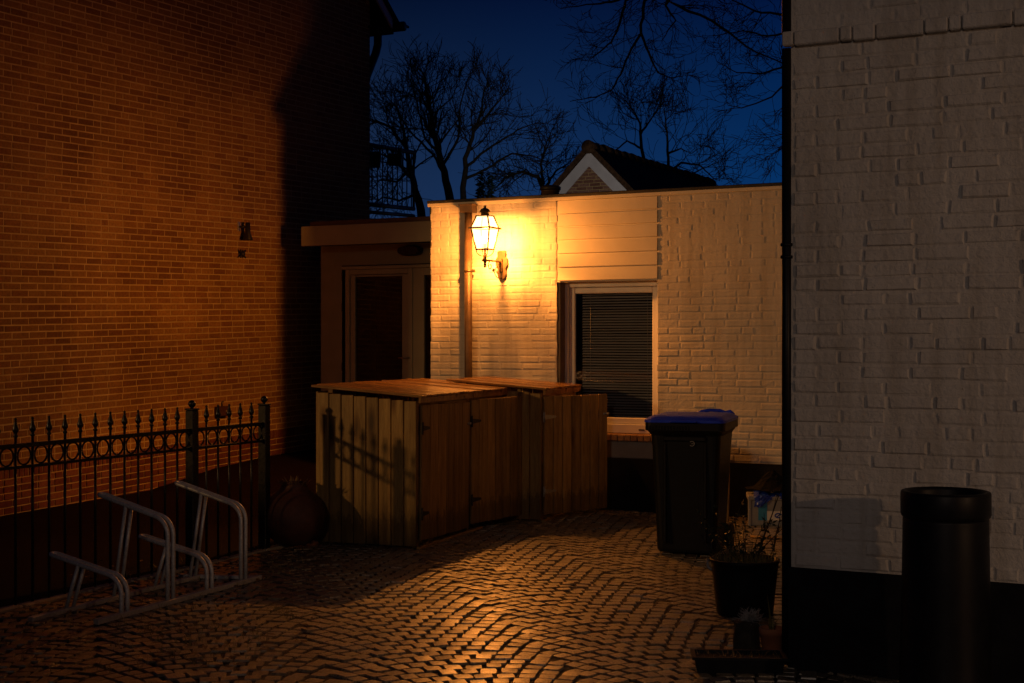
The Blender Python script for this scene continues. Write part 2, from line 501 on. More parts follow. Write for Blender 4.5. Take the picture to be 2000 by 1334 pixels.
def glass_mat(name, tint=(.9, .92, .95), refl=1.0):
    t = NT(name)
    t.n.remove(t.p)
    tr = t.node("ShaderNodeBsdfTransparent"); tr.inputs[0].default_value = (*tint, 1)
    gl = t.node("ShaderNodeBsdfGlossy"); gl.inputs["Roughness"].default_value = .03
    fr = t.node("ShaderNodeFresnel"); fr.inputs[0].default_value = 1.5
    mu = t.node("ShaderNodeMath", operation='MULTIPLY'); mu.inputs[1].default_value = refl
    t.link(fr.outputs[0], mu.inputs[0])
    mi = t.node("ShaderNodeMixShader"); t.link(mu.outputs[0], mi.inputs[0]); t.link(tr.outputs[0], mi.inputs[1]); t.link(gl.outputs[0], mi.inputs[2])
    t.link(mi.outputs[0], t.n["Material Output"].inputs[0])
    return t.m


M['glass'] = glass_mat("window_glass", (.8, .82, .85))
M['door_glass'] = glass_mat("dark_door_glass", (.22, .2, .2))
LAMP_COL = (1.0, .315, .046)


def lamp_glass():
    t = NT("lit_lantern_glass"); t.n.remove(t.p)
    tr = t.node("ShaderNodeBsdfTransparent"); tr.inputs[0].default_value = (.96, .93, .88, 1)
    em = t.node("ShaderNodeEmission"); em.inputs[0].default_value = (1, .62, .25, 1); em.inputs[1].default_value = 1.9
    ad = t.node("ShaderNodeAddShader"); t.link(tr.outputs[0], ad.inputs[0]); t.link(em.outputs[0], ad.inputs[1])
    t.link(ad.outputs[0], t.n["Material Output"].inputs[0])
    return t.m


M['lamp_glass'] = lamp_glass()


def bulb_mat():
    t = NT("glowing_bulb"); t.n.remove(t.p)
    tr = t.node("ShaderNodeBsdfTransparent")
    em = t.node("ShaderNodeEmission"); em.inputs[0].default_value = (1, .6, .22, 1); em.inputs[1].default_value = 12
    ad = t.node("ShaderNodeAddShader"); t.link(tr.outputs[0], ad.inputs[0]); t.link(em.outputs[0], ad.inputs[1])
    t.link(ad.outputs[0], t.n["Material Output"].inputs[0])
    return t.m


M['bulb'] = bulb_mat()

# ------------------------------------------------------------------ ground
g = MB(); g.quad((-400, -60, -.02), (400, -60, -.02), (400, 900, -.02), (-400, 900, -.02))
struct(g.build("ground", M['ground']))
rnd = random.Random(5)
jb = MB()
nx, ny = 56, 70
gx0, gx1, gy0, gy1 = -3.6, 4.2, 4.6, 14.4
for i in range(nx):
    for j in range(ny):
        xa, xb = gx0 + (gx1 - gx0) * i / nx, gx0 + (gx1 - gx0) * (i + 1) / nx
        ya, yb = gy0 + (gy1 - gy0) * j / ny, gy0 + (gy1 - gy0) * (j + 1) / ny
        jb.quad((xa, ya, -.003), (xb, ya, -.003), (xb, yb, -.003), (xa, yb, -.003))
struct(jb.build("paving_bed", M['joint']))

# setts laid in segmental arches
st = MB()
AX = Vector((-.26, .966)).normalized(); AP = Vector((AX.y, -AX.x))
W, RAD, PITCH = 1.12, .90, .106
C0 = Vector((.34, 8.84))
hang = math.asin(W / 2 / RAD)
for col in range(-5, 6):
    for row in range(-66, 82):
        n = int(round(2 * hang * RAD / .101))
        for k in range(n):
            an = -hang + 2 * hang * (k + .5 + (.5 if row % 2 else 0) - .25) / n
            a0 = an
            cx = col * W + RAD * math.sin(a0)
            cy = row * PITCH - RAD * math.cos(a0) + RAD
            cy = -cy if False else cy * 1.0
            p = C0 + AP * cx + AX * (-(cy) + RAD * 0 + (0 if col % 2 == 0 else PITCH * .5))
            p = p + Vector((rnd.gauss(0, .0035), rnd.gauss(0, .0035)))
            if not (gx0 < p.x < gx1 and gy0 < p.y < gy1): continue
            # the plane of the walls at the back
            if (p.x + .822) * math.sin(TH) + (p.y - 14.454) * math.cos(TH) > -.05: continue
            dx, dy = Vector((p.x - FENCE_O[0], p.y - FENCE_O[1])), None
            if dx.x * LW[1] - dx.y * LW[0] < .06: continue
            sx, sy = (2 * hang * RAD / n - .009) * rnd.uniform(.86, 1.04) / 2, (PITCH * math.cos(a0) - .007) * rnd.uniform(.88, 1.04) / 2
            rot = math.atan2(AP.y, AP.x) - a0 + rnd.gauss(0, .06)
            # arch tangent follows the circle
            zt = .006 + rnd.gauss(0, .0024)
            tx, ty = rnd.gauss(0, .022), rnd.gauss(0, .022)
            c, s = math.cos(rot), math.sin(rot)
            def pt(ax, ay, z):
                return (p.x + c * ax - s * ay, p.y + s * ax + c * ay, z)
            ring0, ring1, ring2 = [], [], []
            base = [(-sx, -sy), (0, -sy), (sx, -sy), (sx, 0), (sx, sy), (0, sy), (-sx, sy), (-sx, 0)]
            for q, (ax, ay) in enumerate(base):
                cr = .94 if q % 2 == 0 else 1.0
                ax *= cr * rnd.uniform(.93, 1.05); ay *= cr * rnd.uniform(.93, 1.05)
                ring0.append(pt(ax, ay, -.012))
                ring1.append(pt(ax * .985, ay * .985, zt - .008 + tx * ax + ty * ay))
                ring2.append(pt(ax * .925, ay * .925, zt + tx * ax + ty * ay))
            top = pt(0, 0, zt + .001)
            vs = ring0 + ring1 + ring2 + [top]
            fs = []
            for q in range(8):
                w_ = (q + 1) % 8
                fs += [(q, w_, 8 + w_, 8 + q), (8 + q, 8 + w_, 16 + w_, 16 + q), (16 + q, 16 + w_, 24)]
            st.add(vs, fs, False)
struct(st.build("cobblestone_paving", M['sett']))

# the brick path between the railing and the brown house, rising to its foot
pa = MB()
lw_pts = []
for (px, z) in ((-1500, .0), (-140, .01), (0, .02), (292, .06), (420, .2), (520, .26), (700, .30)):
    u, _ = wl_at(FR_LEFT, px, 900)
    lw_pts.append((FR_LEFT[0] + LW[0] * u, FR_LEFT[1] + LW[1] * u, z))
for k in range(len(lw_pts) - 1):
    a, b = lw_pts[k], lw_pts[k + 1]
    def off(p):
        q = Vector((p[0], p[1])); r = Vector(FENCE_O); d = Vector(LW)
        t = (q - r).dot(d); w_ = r + d * t
        return (w_.x - .02, w_.y + .01, .004)
    pa.quad(off(a), off(b), (b[0] - .02, b[1], b[2]), (a[0] - .02, a[1], a[2]))
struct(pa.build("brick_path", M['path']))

# ------------------------------------------------------------------ brown brick house on the left
def floc(fr): return (fr[0], fr[1], 0)


LEN_L = wl_at(FR_LEFT, 722, 600)[0]
house = thing("brick_house", "brown brick house wall behind the iron railing, lit orange by the lantern", "house", floc(FR_LEFT), FR_LEFT[2])
u0 = wl_at(FR_LEFT, -45, 600)[0]
rnd = random.Random(11)
EAVE = 5.97
def slope_x(z): return LEN_L if z < EAVE else LEN_L - (z - EAVE) / math.tan(R(36))
SH = .025
ub = wl_at(FR_LEFT, 0, 925)[0]
zb0 = .455 - SH * ub
w = MB().bricks(rnd, u0, LEN_L, zb0, 8.0, .0645, .215, .013, .0035, .003, shear=SH, xmax=lambda z: slope_x(z + SH * 5), mitre=.04)
w.build("wall", M['left_brick'], house)
w = MB().bricks(rnd, u0, LEN_L, zb0 - .11, zb0, .11, .215, .011, .009, .003, shear=SH, soldier=0)
w.bricks(rnd, u0, LEN_L, zb0 - .11 - 8 * .0645, zb0 - .11, .0645, .215, .011, .009, .003, shear=SH, mitre=.04)
w.build("brick_plinth", M['plinth_brick'], house)
bd = MB()
zt = 8.0
bd.add([(u0, 0, -.3), (LEN_L, 0, -.3), (LEN_L, 0, EAVE + .1), (slope_x(7.8), 0, 7.8), (u0, 0, 7.8)], [(0, 1, 2, 3, 4)])
bd.quad((LEN_L, 0, -.3), (LEN_L, 7, -.3), (LEN_L, 7, EAVE + .1), (LEN_L, 0, EAVE + .1))
bd.quad((u0, 8, -.3), (u0, 0, -.3), (u0, 0, 7.8), (u0, 8, 7.8))
bd.build("mortar_bed", M['mortar'], house)
# roof: slopes down past the far corner
tn = math.tan(R(36))
rf = MB()
xe, ze = LEN_L + .52, EAVE - .52 * tn + .30
xr = u0 - .2; zr = ze + (xe - xr) * tn
rf.add([(xe, -.16, ze), (xr, -.16, zr), (xr, 8, zr), (xe, 8, ze), (xe, -.16, ze - .09), (xr, -.16, zr - .09), (xr, 8, zr - .09), (xe, 8, ze - .09)],
       [(0, 1, 2, 3), (7, 6, 5, 4), (0, 4, 5, 1), (0, 3, 7, 4), (2, 1, 5, 6)])
rf.build("roof", M['roof_house'], house)
bb = MB(); xq = LEN_L + .36
zq = lambda x: ze + (xe - x) * tn - .095
bb.prism([(xq, zq(xq)), (xr, zq(xr)), (xr, zq(xr) - .17), (xq, zq(xq) - .13)], -.14, -.115)
bb.build("bargeboard", M['board_white'], house)
sf = MB(); sf.box(LEN_L - .05, LEN_L + .44, -.11, 7, ze - .17, ze - .14); sf.build("soffit", M['roof_house'], house)
gu = MB()
gu.tube([(xe + .02, -.22, ze - .05), (xe + .02, 7, ze - .05)], .065, 10)
gu.tube([(xe - .02, -.2, ze - .02), (xe + .16, -.2, ze - .035)], .018, 6)
gu.build("gutter", M['black_pipe'], house)
dp = MB()
dp.tube([(LEN_L + .38, .1, ze - .1), (LEN_L + .38, .1, ze - .30), (LEN_L + .33, .1, ze - .42), (LEN_L + .09, .1, ze - .78), (LEN_L + .05, .1, ze - .9), (LEN_L + .05, .1, .1)], .055, 10)
dp.build("downpipe", M['black_pipe'], house)

# unseen wall, added off to the left to cut the street lamp's low light
gwx, gwy = -7.9, 6.5
gwa = math.atan2(.84, -.54)
gw = thing("light_blocking_wall", "unseen brown brick wall added by the lane to block street lamp light", "wall", (gwx, gwy, 0), gwa)
MB().box(-1.8, 1.8, -.1, .1, 0, 2.11).build("wall", M['plinth_brick'], gw)
MB().box(-1.83, 1.83, -.13, .13, 2.112, 2.17, b=.008).build("coping", M['kerb'], gw)

# fittings on that wall
def wall_thing(name, label, cat, fr, x, y, dep=0.0):
    u, z = wl_at(fr, x, y, dep)
    c, s = math.cos(fr[2]), math.sin(fr[2])
    return thing(name, label, cat, (fr[0] + c * u - s * dep, fr[1] + s * u + c * dep, z), fr[2])


def lz(prof, n=16, M_=None):
    m = MB().lathe(prof, n)
    return m.xf(M_) if M_ is not None else m


sp = wall_thing("wall_spotlight", "small dark unlit spotlight aiming down, mounted on the brown brick wall", "light fitting", FR_LEFT, 468, 452)
MB().box(-.045, .0, -.012, 0, .0, .11, b=.004).build("back_plate", M['steel'], sp)
lz([(.028, .10), (.032, -.02), (.055, -.08), (.055, -.10), (.045, -.10)]).xf(Matrix.Translation((.03, -.09, 0))).build("shade", M['dark_steel'], sp)
MB().tube([(-.02, -.01, .05), (.03, -.06, .05)], .012, 8).build("arm", M['dark_steel'], sp)
hb = wall_thing("cable_clamp", "dark spiky metal clamp below the spotlight on the brown wall", "clamp", FR_LEFT, 468, 496)
MB().box(-.03, .03, -.015, 0, -.03, .03, b=.004).build("base", M['dark_steel'], hb)
pr = MB()
for a in (45, 135, 225, 315):
    pr.tube([(0, -.02, 0), (.07 * math.cos(R(a)), -.05, .06 * math.sin(R(a)))], [.016, .010], 8)
pr.tube([(0, -.01, 0), (0, -.06, 0)], .026, 10)
pr.build("prong", M['dark_steel'], hb)
jbx = wall_thing("junction_box", "square dark junction box low on the brown wall behind the railing", "junction box", FR_LEFT, 430, 803)
MB().box(-.11, .09, -.06, 0, -.055, .055, b=.006).build("case", M['clay'], jbx)
MB().tube([(.03, -.061, .0), (.03, -.066, .0)], .010, 8).build("knob", M['stone'], jbx)
MB().tube([(.02, -.01, .055), (.02, -.01, .09), (.04, -.01, .11)], .012, 8).build("cable", M['zinc'], jbx)

# ------------------------------------------------------------------ white flat-roofed annex in the middle
A = FR_ANNEX
annex = thing("flat_roof_annex", "low white painted brick annex with flat roof, carrying the lit lantern", "building", floc(A), A[2])
ua, ub_ = wl_at(A, 1087, 600)[0], wl_at(A, 1285, 600)[0]
ztop = 3.0
zsill = wl_at(A, 1200, 893)[1]
zband = wl_at(A, 1200, 858)[1]
AL = 7.2
holes = [(ua, ub_, zsill, 3.2)]
rnd = random.Random(21)
MB().bricks(rnd, 0, AL, zsill, ztop, .0685, .228, .010, .0030, .010, holes=holes, serr=.008, jit=.0018, irr=.6).build("wall", M['white'], annex)
bd = MB().bed(0, AL, -.05, ztop, holes=[(ua, ub_, zsill, 3.2)])
bd.quad((0, 4.6, -.05), (0, 0, -.05), (0, 0, ztop), (0, 4.6, ztop))
bd.quad((AL, 0, -.05), (AL, 4.6, -.05), (AL, 4.6, ztop), (AL, 0, ztop))
bd.quad((AL, 4.6, -.05), (0, 4.6, -.05), (0, 4.6, ztop), (AL, 4.6, ztop))
bd.quad((ua, 0, zsill), (ua, .36, zsill), (ua, .36, ztop), (ua, 0, ztop))
bd.quad((ub_, .36, zsill), (ub_, 0, zsill), (ub_, 0, ztop), (ub_, .36, ztop))
bd.build("wall_core", M['white'], annex)
pl = MB().box(-.004, AL, -.022, -.001, -.05, zsill - .004, b=.004); pl.build("plinth", M['plinth'], annex)
rf = MB().box(-.03, AL, .02, 4.7, ztop - .12, ztop - .02); rf.build("flat_roof", M['tar'], annex)
cp = MB().box(-.035, AL, -.030, .10, ztop + .001, ztop + .030, b=.006); cp.build("coping", M['tar'], annex)
fs_ = MB().box(-.03, AL, -.024, -.008, ztop - .034, ztop, b=.003); fs_.build("edge_trim", M['siding'], annex)
# cladding above the window
zs0 = wl_at(A, 1190, 549)[1]
cl = MB()
nb = 6
hb_ = (ztop - .036 - zs0) / nb
for k in range(nb):
    z0 = zs0 + k * hb_
    cl.add([(ua + .020, .004, z0), (ub_ - .003, .004, z0), (ub_ - .003, .004, z0 + .012), (ua + .02, .004, z0 + .012),
            (ua + .02, -.012, z0 + .016), (ub_ - .003, -.012, z0 + .016), (ub_ - .003, -.009, z0 + hb_ - .001), (ua + .02, -.009, z0 + hb_ - .001),
            (ua + .02, .004, z0 + hb_ - .001), (ub_ - .003, .004, z0 + hb_ - .001), (ua + .02, .03, z0), (ub_ - .003, .03, z0)],
           [(0, 1, 2, 3), (3, 2, 5, 4), (4, 5, 6, 7), (7, 6, 9, 8), (1, 0, 10, 11)])
cl.box(ua, ub_, .034, .30, zs0 - .001, ztop - .04)
cl.box(ua + .003, ua + .020, .004, .03, zs0, ztop - .04)
cl.build("cladding", M['siding'], annex)
# window, set back in its opening
wf, wg = .13, .165
xa = wl_at(A, 1099, 600, wf)[0]
win = MB()
zt_ = wl_at(A, 1190, 551, wf)[1] + .01
zb_ = wl_at(A, 1220, 846, wf)[1]
xb_ = ub_ - .004
t0 = .075
def rect_frame(mb, x0, x1, z0, z1, tw, y0, y1, b=.004, tb=None, tl=None):
    tb = tw if tb is None else tb; tl = tw if tl is None else tl
    mb.box(x0, x0 + tl, y0, y1, z0, z1, b=b); mb.box(x1 - tw, x1, y0, y1, z0, z1, b=b)
    mb.box(x0 + tl, x1 - tw, y0 + .001, y1, z1 - tw, z1, b=b); mb.box(x0 + tl, x1 - tw, y0 + .001, y1, z0, z0 + tb, b=b)
rect_frame(win, xa, xb_, zb_, zt_, .055, wf, wf + .09, tb=.085)
wo = win.build("window", M['frame'], annex)
sa = MB()
rect_frame(sa, xa + .056, xb_ - .056, zb_ + .086, zt_ - .056, .06, wf + .028, wf + .075, b=.008)
sa.build("sash", M['frame'], wo)
gx0_, gx1_, gz0, gz1 = xa + .112, xb_ - .112, zb_ + .142, zt_ - .112
MB().quad((gx0_, wf + .05, gz0), (gx1_, wf + .05, gz0), (gx1_, wf + .05, gz1), (gx0_, wf + .05, gz1)).build("pane", M['glass'], wo)
bl = MB()
nsl = 46
bx0, bx1 = gx0_ + .05, gx1_ + .03
for k in range(nsl):
    z = gz0 + (gz1 - gz0) * (k + .5) / nsl
    rr_ = random.Random(k)
    dz = rr_.uniform(-.0022, .0022); tl = .0085 + rr_.uniform(-.001, .001)
    tl = .0080 + rr_.uniform(-.001, .001)
    bl.add([(bx0, wf + .105, z - tl + dz), (bx1, wf + .105, z - tl - dz), (bx1, wf + .1135, z + .001 - dz), (bx0, wf + .1135, z + .001 + dz),
            (bx1, wf + .121, z + tl - dz), (bx0, wf + .121, z + tl + dz)], [(0, 1, 2, 3), (3, 2, 4, 5)], True)
for xc in (bx0 + .09, bx1 - .11):
    bl.tube([(xc, wf + .102, gz0), (xc, wf + .102, gz1)], .0015, 4)
bl.build("blind", M['blind'], wo)
ro = MB().box(xa - .02, xb_ + .3, wf + .6, wf + .62, zb_ - .1, zt_ + .1)
ro.box(xa - .04, xa - .02, wf + .09, wf + .6, zb_ - .1, zt_ + .1); ro.box(xb_ + .3, xb_ + .32, wf + .09, wf + .6, zb_ - .1, zt_ + .1)
ro.build("room_lining", M['dark_room'], annex)
gz = MB().box(gx1_ - .13, gx1_ - .07, wf - .004, wf, zb_ + .028, zb_ + .042, b=.002)
gz.build("vent_slot", M['dark_steel'], wo)
# gap strip on the left side of the opening
MB().box(ua + .006, ua + .03, .02, .13, zb_ - .02, zs0 - .002).build("side_lining", M['zinc'], annex)
# brick sill and band
sl = MB()
rnd = random.Random(3)
zsb = wl_at(A, 1220, 858)[1]
x = ua + .004
while x < ub_ - .03:
    sl.box(x + .003, min(x + .062, ub_ - .003), -.05 + rnd.uniform(-.002, .002), wf + .02, zb_ - .062, zb_ - .003 + rnd.uniform(-.002, .001), b=.005); x += .066
sl.build("sill", M['sill_brick'], wo)
MB().box(ua, ub_, -.006, .2, zsill - .003, zb_ - .066, b=.004).build("concrete_band", M['cream_band'], annex)
# downpipe with its box head
ud = wl_at(A, 915, 600, -.06)[0]
dp = MB().tube([(ud, -.062, .04), (ud, -.062, wl_at(A, 912, 414)[1])], .039, 16)
dpo = dp.build("downpipe", M['zinc'], annex)
zh = wl_at(A, 912, 408)[1]
hp = MB().box(ud - .07, ud + .07, -.115, -.01, zh - .045, zh + .03, b=.004); hp.box(ud - .082, ud + .082, -.125, -.008, zh + .025, zh + .04, b=.003)
hp.build("hopper", M['zinc'], dpo)
zk = wl_at(A, 912, 530)[1]
br = MB().lathe([(.041, -.012), (.046, -.010), (.046, .010), (.041, .012)], 16, (ud, -.062, zk))
br.box(ud + .03, ud + .075, -.075, -.05, zk - .014, zk + .014, b=.003); br.box(ud - .012, ud + .012, -.03, 0, zk - .01, zk + .01)
br.build("bracket", M['lamp_metal'], dpo)
# vent on the roof
uv, zv = wl_at(A, 1075, 365, .35)
vt = thing("roof_vent", "short round metal vent pipe on the flat roof beside the gable", "vent",
           (A[0] + math.cos(A[2]) * uv - math.sin(A[2]) * .35, A[1] + math.sin(A[2]) * uv + math.cos(A[2]) * .35, ztop - .02))
MB().lathe([(.088, 0), (.088, .115), (.094, .12), (.094, .128), (.088, .13)], 24).build("pipe", M['zinc'], vt)
MB().lathe([(.10, .132), (.104, .137), (.104, .165), (.07, .18)], 24).build("cap", M['dark_steel'], vt)

# ------------------------------------------------------------------ wall lantern
um, zm_ = wl_at(A, 982, 512)
lan = thing("wall_lantern", "lit old fashioned four sided lantern on a scrolled wall bracket", "lantern",
            (A[0] + math.cos(A[2]) * um, A[1] + math.sin(A[2]) * um, 0), A[2])
LY = -.372                                            # the lantern's axis, out from the wall
def zl(y): return EYE + (HZ - y) / 202.0
def sq(mb, w0, z0, w1, z1, r):
    for sx, sy in ((1, 1), (1, -1), (-1, -1), (-1, 1)):
        mb.tube([(sx * w0 / 2, LY + sy * w0 / 2, z0), (sx * w1 / 2, LY + sy * w1 / 2, z1)], r, 6)
def ringsq(mb, w_, z, hx, hz):
    for s in (1, -1):
        mb.box(-w_ / 2 - hx, w_ / 2 + hx, LY + s * w_ / 2 - hx, LY + s * w_ / 2 + hx, z - hz, z + hz)
        mb.box(s * w_ / 2 - hx, s * w_ / 2 + hx, LY - w_ / 2 + hx, LY + w_ / 2 - hx, z - hz, z + hz)
fr_ = MB()
zB, zR, zT = zl(487), zl(446), zl(422)
sq(fr_, .125, zB, .198, zR, .0078); sq(fr_, .20, zR, .122, zT, .0078)
ringsq(fr_, .125, zB, .006, .006); ringsq(fr_, .212, zR, .013, .0085); ringsq(fr_, .122, zT, .006, .005)
fr_.build("frame", M['lamp_metal'], lan)
def pane4(mb, w0, z0, w1, z1):
    c = [(-1, -1), (1, -1), (1, 1), (-1, 1)]
    for k in range(4):
        a, b = c[k], c[(k + 1) % 4]
        mb.quad((a[0] * w0 / 2, LY + a[1] * w0 / 2, z0), (b[0] * w0 / 2, LY + b[1] * w0 / 2, z0),
                (b[0] * w1 / 2, LY + b[1] * w1 / 2, z1), (a[0] * w1 / 2, LY + a[1] * w1 / 2, z1))
gp_ = MB(); pane4(gp_, .122, zB + .004, .194, zR - .004); pane4(gp_, .196, zR + .006, .120, zT - .004)
gp_.build("glass", M['lamp_glass'], lan)
MB().lathe([(.061, zT - .002), (.042, zT + .006), (.040, zT + .035), (.055, zT + .036), (.05, zT + .05), (.035, zT + .068), (.014, zT + .078), (.010, zT + .084),
            (.014, zT + .092), (.012, zT + .10), (.004, zT + .104)], 20, (0, LY, 0)).build("cap", M['lamp_metal'], lan)
bpm = MB()
for k in range(4):
    a = R(45 + 90 * k); bpm.tube([(0, LY, zB - .004), (.085 * math.cos(a), LY + .085 * math.sin(a), zB - .002)], .005, 6)
bpm.build("base_cross", M['lamp_metal'], lan)
MB().lathe([(.016, zB), (.016, zB + .06), (.013, zB + .062)], 12, (0, LY, 0)).build("bulb_holder", M['lamp_metal'], lan)
MB().lathe([(.012, zB + .064), (.026, zB + .085), (.030, zB + .11), (.024, zB + .135), (.010, zB + .148)], 16, (0, LY, 0)).build("bulb", M['bulb'], lan)
cr = MB()
for k in range(4):
    a = R(45 + 90 * k)
    pts = []
    for q in range(9):
        f = q / 8; an = f * math.pi / 2
        rr_ = .078 * math.cos(an) + .01; zz = zB - .006 - .062 * math.sin(an)
        pts.append((rr_ * math.cos(a), LY + rr_ * math.sin(a), zz))
    cr.tube(pts, .0045, 6)
cr.build("cradle", M['lamp_metal'], lan)
z5 = zl(508)
MB().lathe([(.009, zB - .01), (.011, zB - .06), (.017, zB - .07), (.017, z5 + .014), (.021, z5), (.017, z5 - .02), (.010, z5 - .035), (.017, z5 - .048), (.008, z5 - .056), (.017, z5 - .064), (.004, z5 - .076)],
           14, (0, LY, 0)).build("stem", M['lamp_metal'], lan)
ar = MB().tube([(0, LY + .01, z5), (0, -.03, z5)], .011, 10)
ar.tube([(-.03, LY, z5), (-.012, LY, z5)], .012, 8)
ar.build("arm", M['lamp_metal'], lan)
sc = MB()
def spiral(cy, cz, r0, r1, a0, a1, n=22):
    return [(0, cy + (r0 + (r1 - r0) * k / n) * math.cos(R(a0 + (a1 - a0) * k / n)), cz + (r0 + (r1 - r0) * k / n) * math.sin(R(a0 + (a1 - a0) * k / n))) for k in range(n + 1)]
sc.tube(spiral(-.265, z5 - .052, .045, .012, 90, 470), .0055, 6)
sc.tube(spiral(-.115, z5 - .075, .06, .014, 60, -330), .0055, 6)
sc.tube(spiral(-.07, z5 - .07, .115, .09, 190, 290, 12), .0055, 6)
for q in (-.21, -.195, -.18): sc.tube([(0, q, z5 - .075), (0, q, z5 - .105)], .006, 6)
sc.tube([(0, -.225, z5 - .09), (0, -.16, z5 - .09)], .0045, 6)
sc.build("scroll", M['lamp_metal'], lan)
pz0, pz1 = wl_at(A, 982, 546)[1], wl_at(A, 982, 490)[1]
pp = [(-.035, pz1), (.035, pz1), (.045, pz1 - .02), (.043, pz1 - .055), (.062, pz1 - .085), (.062, pz1 - .14), (.045, pz1 - .175), (.048, pz0 + .06), (.035, pz0 + .02), (.015, pz0),
      (-.015, pz0), (-.035, pz0 + .02), (-.048, pz0 + .06), (-.045, pz1 - .175), (-.062, pz1 - .14), (-.062, pz1 - .085), (-.043, pz1 - .055), (-.045, pz1 - .02)]
pt_ = MB().prism(pp, -.034, -.004)
pt_.box(-.017, .017, -.055, -.034, z5 - .10, z5 + .03, b=.004)
pt_.build("wall_plate", M['lamp_metal'], lan)
ll = light("lantern_light", 'POINT', (0, LY, zB + .112), 205, LAMP_COL, .034)
ll.parent = lan
# light thrown mostly sideways and down, as a lantern with a metal cap does
lt = ll.data; lt.use_nodes = True
ln, lk = lt.node_tree.nodes, lt.node_tree.links
tcn = ln.new("ShaderNodeTexCoord"); spz = ln.new("ShaderNodeSeparateXYZ"); lk.new(tcn.outputs["Normal"], spz.inputs[0])
mr = ln.new("ShaderNodeMapRange"); mr.inputs["From Min"].default_value = -1; mr.inputs["From Max"].default_value = 1
lk.new(spz.outputs["Z"], mr.inputs["Value"])
rp = ln.new("ShaderNodeValToRGB"); rp.color_ramp.interpolation = 'LINEAR'
LAW = [(-1, .8), (-.6, 1.3), (-.46, 1.2), (-.39, .75), (-.31, .70), (-.175, .85), (.04, 1.05), (.26, .60), (.44, .22), (.54, .07), (1, .04)]
for k, (z_, v_) in enumerate(LAW):
    e_ = rp.color_ramp.elements[k] if k < 2 else rp.color_ramp.elements.new(.5)
    e_.position = (z_ + 1) / 2; e_.color = (v_ / 2, v_ / 2, v_ / 2, 1)
lk.new(mr.outputs[0], rp.inputs[0])
m2 = ln.new("ShaderNodeMath"); m2.operation = 'MULTIPLY'; m2.inputs[1].default_value = 2.0
lk.new(rp.outputs[0], m2.inputs[0]); lk.new(m2.outputs[0], ln["Emission"].inputs["Strength"])

# ------------------------------------------------------------------ recessed entrance beside the annex
E_D, F_D = 1.50, 1.08
ent = thing("entrance_porch", "dim cream entrance porch with flat fascia between brown house and white annex", "entrance", floc(A), A[2])
ue = wl_at(A, 627, 600, E_D)[0]
uf = wl_at(A, 588, 460, F_D)[0]
zf0, zf1 = wl_at(A, 700, 476.5, F_D)[1], wl_at(A, 700, 437.5, F_D)[1]
zf2 = wl_at(A, 700, 428, F_D)[1]
xd0, zd1 = wl_at(A, 668, 519, E_D)
hole = [(xd0, -.02, -.1, zd1)]
wb = MB().bed(ue, 0, -.1, zf0 + .05, holes=hole, y=E_D)
wb.quad((ue, 4.5, -.1), (ue, E_D, -.1), (ue, E_D, zf0 + .05), (ue, 4.5, zf0 + .05))
wb.build("wall", M['render_wall'], ent)
MB().box(uf, -.004, F_D, F_D + .04, zf0, zf1, b=.004).build("fascia", M['fascia'], ent)
MB().box(uf + .10, -.004, F_D + .03, F_D + .12, zf1 + .001, zf2, b=.004).build("roof_edge", M['zinc'], ent)
MB().box(uf + .02, -.004, F_D + .045, 4.5, zf0 + .02, zf1 - .02).build("flat_roof", M['tar'], ent)
dr = MB()
xd1 = wl_at(A, 806, 600, E_D)[0]
rect_frame(dr, xd0 + .05, xd1, 0.0, zd1 - .05, .06, E_D - .01, E_D + .07)
dr.box(xd0 + .01, -.004, E_D - .03, E_D + .06, zd1 - .048, zd1 - .012, b=.004)
do = dr.build("door", M['door_paint'], ent)
px0, pz_1 = wl_at(A, 693, 541, E_D); px1 = wl_at(A, 785, 541, E_D)[0]
lf = MB()
lx0, lx1 = xd0 + .115, xd1 - .065
lf.box(lx0, px0, E_D + .005, E_D + .05, .06, zd1 - .115, b=.003); lf.box(px1, lx1, E_D + .005, E_D + .05, .06, zd1 - .115, b=.003)
lf.box(px0 + .001, px1 - .001, E_D + .006, E_D + .05, pz_1, zd1 - .116, b=.003); lf.box(px0 + .001, px1 - .001, E_D + .006, E_D + .05, .06, .40, b=.003)
lf.build("door_leaf", M['door_paint'], do)
MB().quad((px0, E_D + .03, .4), (px1, E_D + .03, .4), (px1, E_D + .03, pz_1), (px0, E_D + .03, pz_1)).build("pane", M['door_glass'], do)
hx, hz_ = wl_at(A, 800, 699, E_D)
hn = MB().box(hx - .02, hx + .02, E_D - .005, E_D + .004, hz_ - .13, hz_ + .09, b=.003)
hn.tube([(hx, E_D, hz_), (hx, E_D - .05, hz_), (hx - .12, E_D - .05, hz_)], .009, 8)
hn.build("handle", M['steel'], do)
for yy in (540, 600, 716):
    q = wl_at(A, 670, yy, E_D)
    MB().tube([(q[0], E_D - .012, q[1] - .05), (q[0], E_D - .012, q[1] + .05)], .011, 8).build("hinge", M['dark_steel'], do)
sw = MB(); sx0 = wl_at(A, 828, 600, E_D)[0]
sw.box(xd1 + .002, sx0, E_D + .0, E_D + .06, .0, zd1 - .05, b=.003); sw.box(sx0, -.02, E_D + .001, E_D + .06, wl_at(A, 835, 537, E_D)[1], zd1 - .05, b=.003)
sw.box(sx0, -.02, E_D + .001, E_D + .06, 0, .4, b=.003)
so = sw.build("side_window", M['door_paint'], ent)
MB().quad((sx0, E_D + .03, .4), (0, E_D + .03, .4), (0, E_D + .03, wl_at(A, 835, 537, E_D)[1]), (sx0, E_D + .03, wl_at(A, 835, 537, E_D)[1])).build("pane", M['door_glass'], so)
